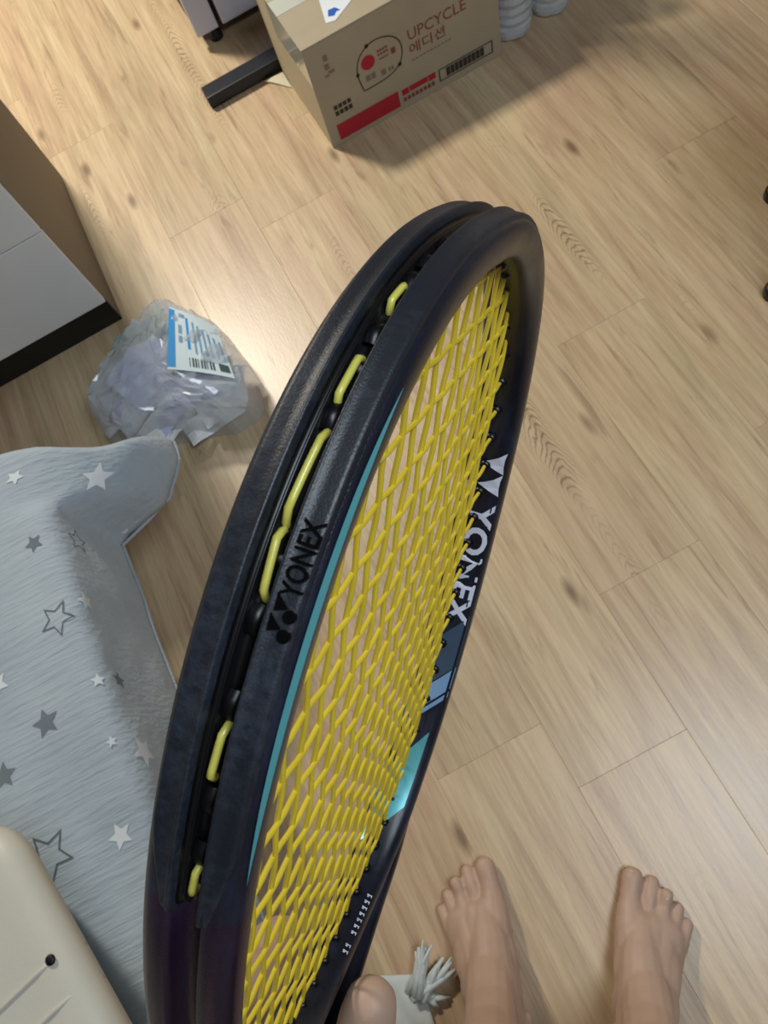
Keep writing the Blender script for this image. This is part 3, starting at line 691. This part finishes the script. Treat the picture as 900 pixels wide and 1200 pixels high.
# raised grommet bridges in the groove, and the string loops that run along it
def groove_tube(name, s0, s1, w, r, m, off, n=10, dive=0.006):
    pts = []
    for i in range(n+1):
        t = i/n; s = s0+(s1-s0)*t; e = min(t, 1-t); d = dive*max(0, 1-e*n/1.4)
        pts.append(RP(s, off+d, w*(1-2*t) if isinstance(w, float) else w[0]+(w[1]-w[0])*t))
    return tube(name, pts, r, m, rk, 8, True, False)
for s0, s1, w in ((-0.0575, -0.0475, 0.0003), (-0.0870, -0.0715, 0.0002), (-0.1145, -0.0895, 0.0006), (-0.1290, -0.1125, -0.0007), (-0.1675, -0.1525, 0.0004), (-0.1960, -0.1870, 0.0003),
                  (0.050, 0.062, 0.0002), (0.078, 0.094, 0.0002), (0.105, 0.122, 0.0002), (0.135, 0.150, 0.0002), (0.165, 0.18, 0.0002)):
    groove_tube('string_loop', s0, s1, w, 0.0009, M_LOOP, 0.0026)
for s in (-0.020, -0.034, -0.044, -0.0655, -0.0885, -0.1318, -0.1495, -0.171, -0.1845, 0.02, 0.034, 0.07, 0.10, 0.13):
    V = []; Fc = []
    for i in range(5):
        for k in range(7):
            an = math.pi*k/6; ll = (i/4-0.5)*0.0065; h = 0.0030*math.sin(an)*(1-abs(i/4-0.5)**2*2)
            V.append(RP(s+ll, 0.0052-h, 0.0024*math.cos(an)))
    Fc = [(i*7+k, i*7+k+1, (i+1)*7+k+1, (i+1)*7+k) for i in range(4) for k in range(6)]
    robj('groove_lug', V, Fc, M_GROM_SHADE, GUARD)

# strings
def inner_v(u_):      # half width of the string bed at u
    best = []
    for i in range(0, _N+1, 4):
        best.append((abs(_U[i]-u_), abs(_V[i])))
    return min(best)[1]
mains_v = [(-8.5+i)*(0.0126 - 0.00012*abs(-8.5+i)) for i in range(18)]
cross_u = [0.147 - 0.0150*i - 0.0003*max(0, i-14)*(i-14) for i in range(20)]
def hoop_uv_span_main(v):
    tops = [(_U[i]) for i in range(_N) if (_V[i]-v)*(_V[i+1]-v) <= 0]
    return min(tops), max(tops)
def hoop_uv_span_cross(u_):
    q = [(_V[i]) for i in range(_N) if (_U[i]-u_)*(_U[i+1]-u_) <= 0]
    return min(q), max(q)
SR = 0.00090; ends = []
for i, v in enumerate(mains_v):
    lo, hi = hoop_uv_span_main(v); lo += 0.0105; hi -= 0.0105; ends += [(lo, v, 0), (hi, v, 0)]
    xs = [lo] + [x for x in sorted(cross_u) if lo+0.003 < x < hi-0.003] + [hi]; pts = []
    order = sorted(cross_u)
    def wz(u_):
        # alternate over / under at every crossing
        f = (u_-order[0])/(order[-1]-order[0])*(len(order)-1)
        return 0.00034*math.cos(math.pi*(f+i))
    n = 74
    for k in range(n+1):
        u_ = lo+(hi-lo)*k/n; pts.append((u_, v, wz(u_)*min(1, 14*min(k/n, 1-k/n))))
    tube('main_string', pts, SR, M_STR, rk, 6, True, False)
mv0, mv1 = mains_v[0], mains_v[-1]
for j, u_ in enumerate(cross_u):
    lo, hi = hoop_uv_span_cross(u_); lo += 0.0105; hi -= 0.0105; ends += [(u_, lo, 1), (u_, hi, 1)]
    jj = len(cross_u)-1-j; pts = []; n = 64
    for k in range(n+1):
        v = lo+(hi-lo)*k/n; f = (v-mv0)/(mv1-mv0)*17
        pts.append((u_, v, -0.00034*math.cos(math.pi*(f+jj))*min(1, 14*min(k/n, 1-k/n))))
    tube('cross_string', pts, SR, M_STR, rk, 6, True, False)
# grommets: short collars where the strings leave the frame, on one strip
parts = []
for a, b, kind in ends:
    d = Vector((1, 0, 0)) if kind == 0 else Vector((0, 1, 0))
    sgn = -1 if (a if kind == 0 else b) > 0 else 1
    p = Vector((a, b, 0)); parts.append(tube_data([p-d*sgn*0.0008, p+d*sgn*0.0042, p+d*sgn*0.0050], [0.0029, 0.0027, 0.0016], 8))
V, Fc = merge(*parts); g = robj('grommets', V, Fc, M_GROM_SHADE, FRAME); g['kind'] = 'stuff'

# throat arms, shaft, handle
def arm_pts(sg):
    q0 = RP(sg*0.392, 0.0058, 0); q1 = RP(sg*0.410, 0.0036, 0); P = [Vector((q0.x, q0.y)), Vector((q1.x, q1.y))]
    P += [Vector((-0.181, sg*0.0640)), Vector((-0.205, sg*0.0435)), Vector((-0.235, sg*0.0250)), Vector((-0.262, sg*0.0145)), Vector((-0.290, sg*0.0095)), Vector((-0.315, sg*0.0085))]
    out = []
    for i in range(len(P)-1):
        p0, p1, p2, p3 = P[max(0, i-1)], P[i], P[i+1], P[min(len(P)-1, i+2)]
        for k in range(6):
            t = k/6; out.append(0.5*((2*p1)+(p2-p0)*t+(2*p0-5*p1+4*p2-p3)*t*t+(3*p1-p0-3*p2+p3)*t**3))
    out.append(P[-1]); return out
for sg in (-1, 1):
    pts = arm_pts(sg); V = []; Fc = []; ns = 16
    for i, p in enumerate(pts):
        t = (pts[min(i+1, len(pts)-1)]-pts[max(i-1, 0)]).normalized(); nn = Vector((-t.y, t.x)); f = i/(len(pts)-1)
        hw = 0.0046+0.0014*sm(i/8)+0.0018*f; hh = 0.0104+0.0012*f - 0.0015*(1-sm(i/5))
        for k in range(ns):
            a = 2*math.pi*k/ns; cx = math.copysign(abs(math.cos(a))**0.7, math.cos(a)); sy = math.copysign(abs(math.sin(a))**0.7, math.sin(a))
            V.append(Vector((p.x+nn.x*hw*cx, p.y+nn.y*hw*cx, hh*sy)))
    for i in range(len(pts)-1):
        for k in range(ns): Fc.append((i*ns+k, i*ns+(k+1) % ns, (i+1)*ns+(k+1) % ns, (i+1)*ns+k))
    Fc += [tuple(range(ns)), tuple((len(pts)-1)*ns+k for k in range(ns))]
    robj('throat_arm', V, Fc, M_FRAME)
M_GRIP = mat('grip_tape', lin(24, 24, 28), 0.7, bump=0.4, bscale=700)
def octo(name, us, rs, m):
    V = []; Fc = []
    for u_, (rv, rw) in zip(us, rs):
        for k in range(8):
            a = math.pi/8 + math.pi*k/4; V.append(Vector((u_, rv*math.cos(a), rw*math.sin(a))))
    for i in range(len(us)-1):
        for k in range(8): Fc.append((i*8+k, i*8+(k+1) % 8, (i+1)*8+(k+1) % 8, (i+1)*8+k))
    Fc += [tuple(range(8)), tuple((len(us)-1)*8+k for k in range(8))]
    return robj(name, V, Fc, m, smooth=False)
octo('shaft', [-0.296, -0.33, -0.345], [(0.0155, 0.0130), (0.0158, 0.0140), (0.0162, 0.0150)], M_FRAME)
octo('grip', [-0.343, -0.348, -0.51], [(0.0168, 0.0155), (0.0178, 0.0162), (0.0180, 0.0165)], M_GRIP)
octo('butt_cap', [-0.508, -0.516, -0.526, -0.529], [(0.0184, 0.0168), (0.0208, 0.0190), (0.0208, 0.0190), (0.0190, 0.0175)], M_GROM_SHADE)

# decals that follow the hoop
def strip(name, s0, s1, off0, w0, off1, w1, m, n=20, slant=0.0, taper=False, off_fn=None):
    V = []; Fc = []
    for i in range(n+1):
        t = i/n; e = (1-abs(2*t-1)**3) if taper else 1.0
        for k in range(5):
            q = (k/4-0.5)*e+0.5; s = s0+(s1-s0)*t + slant*(q-0.5)
            V.append(RP(s, off0+(off1-off0)*q, w0+(w1-w0)*q))
    Fc = [(i*5+k, i*5+k+1, (i+1)*5+k+1, (i+1)*5+k) for i in range(n) for k in range(4)]
    return robj(name, V, Fc, m, FRAME)
tl = strip('teal_line', -0.186, -0.078, 0.0018, -0.0110, 0.0034, -0.0119, M_TEAL, 50, 0, True)
# inside of the far rail: follow the inner curve (off from w)
def inner_off(w):
    for (a0, b0), (a1, b1) in zip(half[10:], half[11:]):
        if b1 <= abs(w) <= b0: t = (abs(w)-b1)/max(1e-9, b0-b1); return a1+(a0-a1)*t + 0.00025
    return half[10][0] + 0.00025
def inner_patch(name, s0, s1, w0, w1, m, slant=0.0, n=12, taper=False):
    V = []; Fc = []; K = 8
    for i in range(n+1):
        t = i/n; e = 1.0 if not taper else (1-abs(2*t-1)**2.5)
        for k in range(K+1):
            q = (k/K-0.5)*e+0.5; w = w0+(w1-w0)*q; V.append(RP(s0+(s1-s0)*t+slant*(q-0.5), inner_off(w), w))
    Fc = [(i*(K+1)+k, i*(K+1)+k+1, (i+1)*(K+1)+k+1, (i+1)*(K+1)+k) for i in range(n) for k in range(K)]
    return robj(name, V, Fc, m, FRAME)
inner_patch('blue_grey_panel', 0.308, 0.3395, 0.0095, -0.0105, M_BLUEG, -0.026, 20)
inner_patch('light_blue_band', 0.3405, 0.3540, 0.0095, -0.0105, M_LBLUE, -0.026)
inner_patch('light_blue_band', 0.3560, 0.3595, 0.0095, -0.0105, M_LBLUE, -0.026)
inner_patch('teal_band', 0.384, 0.4300, 0.0095, -0.0072, M_TEAL, -0.030, 24)
# white YONEX on the inside of the far rail, reading down towards the throat
def inner_text(name, s, sA, wbase, w, h, m, bold=0.02):
    V2, Fc = text_data(s, w, h, bold)
    return robj(name, [RP(sA+x, inner_off(wbase-y)+0.0002, wbase-y) for x, y in V2], Fc, m, FRAME, False)
inner_text('white_lettering', 'YONEX', 0.2265, 0.0024, 0.075, 0.0118, M_LETW, 0.028)
def inner_poly(name, P, m):
    # P in (s, w); a small grid-free fan
    return robj(name, [RP(a, inner_off(b)+0.0002, b) for a, b in P], [tuple(range(len(P)))], m, FRAME, False)
for s0 in (0.1955, 0.2085):
    inner_poly('white_emblem', [(s0, -0.0092), (s0+0.0040, -0.0086), (s0+0.0080, -0.0086), (s0+0.0128, -0.0092), (s0+0.0105, -0.0050), (s0+0.0085, -0.0010), (s0+0.0070, 0.0020), (s0+0.0055, -0.0015), (s0+0.003, -0.0056)], M_LETW)
    V2, Fc = disc2d(s0+0.0100, 0.0052, 0.0030, 18); robj('white_emblem', [RP(a, inner_off(b)+0.0002, b) for a, b in V2], Fc, M_LETW, FRAME, False)
# black relief YONEX and emblem on the near bumper lobe, reading towards the tip
def lobe_solid(name, V2, Fc, sA, wA, m, h=0.0006):
    n = len(V2); lo = [RP(sA+x, -0.0004, wA+y) for x, y in V2]; hi = [RP(sA+x, -0.0010-h*0.5, wA+y) for x, y in V2]
    # rim walls
    cnt = {}
    for q in Fc:
        for a, b in zip(q, q[1:]+q[:1]): cnt[(a, b)] = 1
    walls = [(a, b, b+n, a+n) for (a, b) in cnt if (b, a) not in cnt]
    return robj(name, lo+hi, [tuple(i+n for i in q) for q in Fc]+walls, m, GUARD, False)
V2, Fc = text_data('YONEX', 0.0145, 0.0043, 0.012); lobe_solid('relief_lettering', V2, Fc, -0.1250, -0.0091, M_LETB)
for (ts, tw), (bs, bw) in (((-0.1265, -0.0061), (-0.1283, -0.0081)), ((-0.1303, -0.0059), (-0.1319, -0.0081))):
    lobe_solid('relief_emblem', [(-0.0005, -0.0014), (0.0018, 0.0014), (-0.0016, 0.0012)], [(0, 1, 2)], ts, tw, M_LETB)
    V2, Fc = disc2d(0, 0, 0.00125, 18); lobe_solid('relief_emblem', V2, Fc, bs, bw, M_LETB)
# small pale marks on the bridge side, too small to read
V = []; Fc = []
random.seed(5)
for k in range(10):
    if k == 7: continue
    s = 0.4680 + 0.0036*k
    for (dx0, dx1, wa, wb) in ((0, 0.0016, -0.0086, -0.0082), (0.0002, 0.0008, -0.0086, -0.0060), (0.0010, 0.0018, -0.0072, -0.0062)):
        b0 = len(V); V += [RP(s+dx0, inner_off(wa)+0.0002, wa), RP(s+dx1, inner_off(wa)+0.0002, wa), RP(s+dx1, inner_off(wb)+0.0002, wb), RP(s+dx0, inner_off(wb)+0.0002, wb)]
        Fc.append((b0, b0+1, b0+2, b0+3))
robj('small_marks', V, Fc, M_LETW, FRAME, False)

# ------------------------------------------------------------------ person: one continuous body
def skin_mat():
    m = mat('skin', lin(190, 160, 140), 0.5, bump=0.15, bscale=350, var=0.07, vscale=24, sss=0.15)
    return m
M_SKIN = skin_mat(); M_NAIL = mat('nail', lin(206, 172, 154), 0.35, coat=0.2)
M_SHIRT = mat('shirt_cotton', lin(120, 122, 128), 0.9, bump=0.2); M_SHORT = mat('shorts_cotton', lin(58, 60, 68), 0.9, bump=0.2); M_HAIR = mat('hair', lin(24, 20, 18), 0.5)
_ico = bmesh.new(); bmesh.ops.create_icosphere(_ico, subdivisions=3, radius=1.0)
ICV = [v.co.copy() for v in _ico.verts]; ICF = [tuple(v.index for v in f.verts) for f in _ico.faces]; _ico.free()
class Blob:
    def __init__(self): self.V = []; self.F = []
    def ell(self, c, r, rot=None):
        r = Vector((r, r, r)) if isinstance(r, (int, float)) else Vector(r); n = len(self.V)
        for v in ICV:
            q = Vector((v.x*r.x, v.y*r.y, v.z*r.z)); q = (rot @ q) if rot else q; self.V.append(Vector(c)+q)
        self.F += [tuple(i+n for i in f) for f in ICF]
    def cap(self, p0, r0, p1, r1, n=14):
        """tapered capsule"""
        p0, p1 = Vector(p0), Vector(p1); d = p1-p0; L = d.length
        if L < 1e-6: return self.ell(p0, r0)
        d /= L; a = Vector((0, 0, 1)) if abs(d.z) < 0.9 else Vector((1, 0, 0)); x = (a-d*a.dot(d)).normalized(); y = d.cross(x)
        prof = [(math.sin(t)*r0, -math.cos(t)*r0) for t in (math.pi/10*k for k in range(0, 6))] + [(math.cos(t)*r1, L+math.sin(t)*r1) for t in (math.pi/10*k for k in range(0, 6))]
        b0 = len(self.V); 
        for i, (r, h) in enumerate(prof):
            r = max(r, 1e-5)
            for k in range(n):
                an = 2*math.pi*k/n; self.V.append(p0 + d*h + (x*math.cos(an)+y*math.sin(an))*r)
        for i in range(len(prof)-1):
            for k in range(n): self.F.append((b0+i*n+k, b0+i*n+(k+1) % n, b0+(i+1)*n+(k+1) % n, b0+(i+1)*n+k))
        self.F.append(tuple(b0+k for k in range(n-1, -1, -1))); self.F.append(tuple(b0+(len(prof)-1)*n+k for k in range(n)))
    def chain(self, pts):
        for (p, r), (q, s) in zip(pts, pts[1:]): self.cap(p, r, q, s)
    def build(self, name, m, parent, voxel, smooth_it):
        o = pyobj(name, self.V, self.F, m, parent)
        r = o.modifiers.new('r', 'REMESH'); r.mode = 'VOXEL'; r.voxel_size = voxel
        if smooth_it: s = o.modifiers.new('s', 'SMOOTH'); s.factor = 0.5; s.iterations = smooth_it
        dg = bpy.context.evaluated_depsgraph_get(); me = bpy.data.meshes.new_from_object(o.evaluated_get(dg))
        me.polygons.foreach_set('use_smooth', [True]*len(me.polygons)); me.materials.clear(); me.materials.append(m)
        o.modifiers.clear(); old = o.data; o.data = me; bpy.data.meshes.remove(old); return o
BC = Vector((-0.165, -0.325, 0)); FWD = Vector((0.44, 0.898, 0)); LEFT = Vector((-0.898, 0.44, 0))
person = thing('person', (-0.15, -0.30, 0), 'barefoot standing person whose two feet and one hand show, holding the racket', 'person')
B = Blob(); nails = []
def foot(heel, ang, sd):
    """heel on the floor, ang = turn of the toes clockwise from +y, sd = +1 left foot (big toe at +x), -1 right foot"""
    yv = Vector((math.sin(ang), math.cos(ang), 0)); xv = Vector((math.cos(ang), -math.sin(ang), 0))*sd; h = Vector((heel[0], heel[1], 0))
    P = lambda x, y, z: h + xv*x + yv*y + Vector((0, 0, z))
    FR = Matrix(((xv.x, yv.x, 0), (xv.y, yv.y, 0), (0, 0, 1)))
    B.ell(P(0, 0.034, 0.031), 0.032); B.chain([(P(0, 0.034, 0.033), 0.032), (P(0.013, 0.11, 0.030), 0.029), (P(0.024, 0.175, 0.0225), 0.0222), (P(0.027, 0.194, 0.019), 0.0180)])
    B.chain([(P(-0.004, 0.035, 0.027), 0.027), (P(-0.020, 0.10, 0.023), 0.023), (P(-0.033, 0.158, 0.0165), 0.0165)])
    B.chain([(P(0, 0.060, 0.085), 0.038), (P(0.005, 0.100, 0.062), 0.034), (P(0.010, 0.140, 0.042), 0.028), (P(0.012, 0.178, 0.025), 0.019)])
    B.chain([(P(0, 0.075, 0.060), 0.035), (P(-0.010, 0.13, 0.038), 0.026), (P(-0.019, 0.170, 0.022), 0.0175)])
    B.chain([(P(0.004, 0.12, 0.042), 0.030), (P(-0.002, 0.180, 0.0215), 0.0185)])
    B.ell(P(-0.003, 0.160, 0.022), (0.044, 0.036, 0.020), FR); B.ell(P(0.0, 0.128, 0.037), (0.044, 0.064, 0.026), FR @ Matrix.Rotation(-0.42, 3, 'X')); B.ell(P(0.0, 0.090, 0.052), (0.042, 0.052, 0.040), FR @ Matrix.Rotation(-0.5, 3, 'X')); B.ell(P(-0.004, 0.172, 0.021), (0.042, 0.026, 0.0175), FR)
    B.chain([(P(0.002, 0.105, 0.066), 0.032), (P(0, 0.078, 0.105), 0.033), (P(0, 0.060, 0.150), 0.035), (P(0, 0.048, 0.22), 0.039)])
    toes = [((0.0275, 0.192, 0.0200), 0.0160, (0.0285, 0.215, 0.0170), 0.0142, (0.0275, 0.2335, 0.0155), 0.0150),
            ((0.0045, 0.190, 0.0180), 0.0112, (0.0022, 0.215, 0.0175), 0.0096, (0.0002, 0.2330, 0.0115), 0.0099),
            ((-0.0140, 0.184, 0.0170), 0.0188, (-0.0168, 0.206, 0.0165), 0.0090, (-0.0190, 0.2220, 0.0188), 0.0093),
            ((-0.0298, 0.175, 0.0155), 0.0104, (-0.0335, 0.194, 0.0150), 0.0086, (-0.0358, 0.2080, 0.0102), 0.0088),
            ((-0.0420, 0.160, 0.0145), 0.0102, (-0.0462, 0.178, 0.0135), 0.0088, (-0.0490, 0.1905, 0.0098), 0.0088)]
    for k, (a, ra, b, rb, c_, rc) in enumerate(toes):
        B.chain([(P(*a), ra), (P(*b), rb), (P(*c_), rc)])
        nails.append((P(c_[0], c_[1]-rc*0.05, c_[2]), rc, xv, yv, k))
    B.ell(P(0.032, 0.050, 0.078), 0.015); B.ell(P(-0.031, 0.043, 0.070), 0.014)
    B.chain([(P(0, 0.020, 0.035), 0.027), (P(0, 0.012, 0.09), 0.015), (P(0, 0.010, 0.14), 0.02)])
    return P
PL_ = foot((-0.222, -0.259), math.radians(14), 1); PR_ = foot((-0.084, -0.340), math.radians(38.5), -1)
hipc = BC + Vector((0, 0, 0.90))
for P, sd in ((PL_, 1), (PR_, -1)):
    hip = hipc + LEFT*0.088*sd + Vector((0, 0, -0.02)); ank = P(0, 0.048, 0.085); knee = (ank+hip)/2 + FWD*0.012; knee.z = 0.485
    B.chain([(ank, 0.037), (P(0, 0.040, 0.16), 0.037), (ank.lerp(knee, 0.62)-FWD*0.012, 0.054), (knee-FWD*0.004, 0.055), (knee.lerp(hip, 0.55), 0.073), (hip, 0.086)])
B.chain([(hipc-LEFT*0.07, 0.10), (hipc+LEFT*0.07, 0.10)])
T1 = hipc+Vector((0, 0, 0.18))-FWD*0.01; T2 = hipc+Vector((0, 0, 0.42))-FWD*0.03
for sd in (-1, 1): B.chain([(hipc+LEFT*0.06*sd, 0.10), (T1+LEFT*0.055*sd, 0.095), (T2+LEFT*0.075*sd, 0.105), (T2+LEFT*0.11*sd+Vector((0, 0, 0.075)), 0.07)])
neck = T2+Vector((0, 0, 0.13)); head = neck+FWD*0.055+Vector((0, 0, 0.19))
B.chain([(neck, 0.062), (neck+FWD*0.03+Vector((0, 0, 0.11)), 0.055)])
HR = Matrix(((-LEFT.x, FWD.x, 0), (-LEFT.y, FWD.y, 0), (0, 0, 1)))
B.ell(head, (0.076, 0.095, 0.108), HR); B.ell(head+FWD*0.035-Vector((0, 0, 0.055)), (0.056, 0.062, 0.058), HR)
B.chain([(head+FWD*0.090+Vector((0, 0, 0.012)), 0.010), (head+FWD*0.104-Vector((0, 0, 0.022)), 0.013)])
for sd in (-1, 1): B.ell(head+LEFT*0.078*sd-FWD*0.005, (0.010, 0.020, 0.032), HR)
for dz, r in ((-0.052, 0.009), (-0.062, 0.009)): B.chain([(head+FWD*0.090+LEFT*0.018+Vector((0, 0, dz)), r*0.7), (head+FWD*0.095+Vector((0, 0, dz)), r), (head+FWD*0.090-LEFT*0.018+Vector((0, 0, dz)), r*0.7)])
# left arm and the hand round the racket throat
def RL(u_, v_, w): return RM @ Vector((u_, v_, w)) + RT
shL = T2+LEFT*0.185+Vector((0, 0, 0.075)); wr = RL(-0.318, -0.050, 0.040); elb = Vector((-0.42, -0.36, 1.03))
B.chain([(shL, 0.060), (shL.lerp(elb, 0.5), 0.049), (elb, 0.041), (elb.lerp(wr, 0.35), 0.042), (wr, 0.027)])
palm = RL(-0.265, -0.026, 0.034)
B.chain([(wr, 0.027), (palm, 0.027), (RL(-0.225, -0.016, 0.034), 0.023)]); B.chain([(wr, 0.025), (RL(-0.275, 0.004, 0.036), 0.024), (RL(-0.232, 0.012, 0.034), 0.021)])
# thumb over the camera side of the throat
B.chain([(RL(-0.292, -0.050, 0.026), 0.021), (RL(-0.262, -0.050, 0.000), 0.0185), (RL(-0.232, -0.040, -0.0225), 0.0155), (RL(-0.203, -0.030, -0.0262), 0.0128), (RL(-0.180, -0.022, -0.0262), 0.0138), (RL(-0.172, -0.0195, -0.0258), 0.0126)])
B.chain([(RL(-0.262, -0.040, 0.012), 0.018), (RL(-0.226, -0.024, 0.004), 0.0115), (RL(-0.212, -0.020, 0.006), 0.0095)])
# fingers pass behind the throat and close round the far arm
for k, (u0, du) in enumerate(((-0.276, 0.002), (-0.297, 0.001), (-0.317, 0.0), (-0.335, -0.002))):
    vm = 0.030 - 0.003*k; r = (0.0092, 0.0096, 0.0092, 0.0082)[k]
    B.chain([(RL(u0-0.012, 0.006, 0.036), r+0.003), (RL(u0, vm*0.72, 0.028), r+0.001), (RL(u0+du, vm+0.006, 0.010), r), (RL(u0+du*1.5, vm+0.004, -0.010), r*0.95), (RL(u0+du*2, vm-0.012, -0.0205), r*0.9)])
# right arm, bent, hand beside the chest
shR = T2-LEFT*0.185+Vector((0, 0, 0.075)); elR = shR + Vector((0.06, -0.02, -0.29)); wrR = Vector((0.085, -0.190, 1.20))
B.chain([(shR, 0.060), (shR.lerp(elR, 0.5), 0.049), (elR, 0.041), (elR.lerp(wrR, 0.35), 0.042), (wrR, 0.027)])
hd = Vector((0.070, -0.135, 1.235)); B.chain([(wrR, 0.026), (hd, 0.026)])
for k in range(4):
    q = hd + LEFT*(0.010) + Vector((0, 0, 0.026-0.017*k)); B.chain([(hd+Vector((0, 0, 0.022-0.014*k)), 0.010), (q+FWD*0.022-LEFT*0.004, 0.0085), (q+LEFT*0.016+FWD*0.012, 0.008), (q+LEFT*0.018-FWD*0.010, 0.0075)])
B.chain([(wrR+LEFT*0.012, 0.016), (hd+LEFT*0.024-FWD*0.02+Vector((0, 0, 0.02)), 0.011), (hd+LEFT*0.03+Vector((0, 0, 0.036)), 0.0095)])
B.build('body', M_SKIN, person, 0.0024, 5)
# toenails
for c_, r, xv, yv, k in nails:
    hw = r*0.68; V = []; Fc = []
    for j in range(5):
        for i in range(7):
            a = (i/6-0.5)*1.7; t = j/4; ll = (t-0.35)*r*1.35
            rr = r*1.0 - 0.0006
            zc = math.cos(a)*rr*(1-0.10*t*t); V.append(c_ + xv*math.sin(a)*hw*1.18 + yv*(ll*0.80) + Vector((0, 0, zc*(0.985 if k == 0 else 0.97) - 0.0018*t*t + 0.0001)))
    Fc = [(j*7+i, j*7+i+1, (j+1)*7+i+1, (j+1)*7+i) for j in range(4) for i in range(6)]
    pyobj('toenail', V, Fc, M_NAIL, person, True)
# clothes and hair
Sh = Blob()
for sd in (-1, 1):
    Sh.chain([(hipc+LEFT*0.065*sd+Vector((0, 0, 0.02)), 0.113), (T1+LEFT*0.06*sd, 0.108), (T2+LEFT*0.08*sd, 0.117), (T2+LEFT*0.11*sd+Vector((0, 0, 0.08)), 0.078)])
Sh.chain([(shL, 0.074), (shL.lerp(elb, 0.5), 0.066)]); Sh.chain([(shR, 0.074), (shR.lerp(elR, 0.5), 0.066)])
Sh.build('shirt', M_SHIRT, person, 0.006, 3)
Sr = Blob()
for P, sd in ((PL_, 1), (PR_, -1)):
    hip = hipc + LEFT*0.088*sd + Vector((0, 0, -0.02)); knee = (P(0, 0.048, 0.085)+hip)/2; knee.z = 0.485
    Sr.chain([(hip+Vector((0, 0, 0.03)), 0.105), (hip.lerp(knee, 0.40), 0.098), (hip.lerp(knee, 0.62), 0.094)])
Sr.build('shorts', M_SHORT, person, 0.006, 2)
Hr = Blob(); Hr.ell(head-FWD*0.016+Vector((0, 0, 0.022)), (0.084, 0.096, 0.104), HR); Hr.build('hair', M_HAIR, person, 0.005, 1)
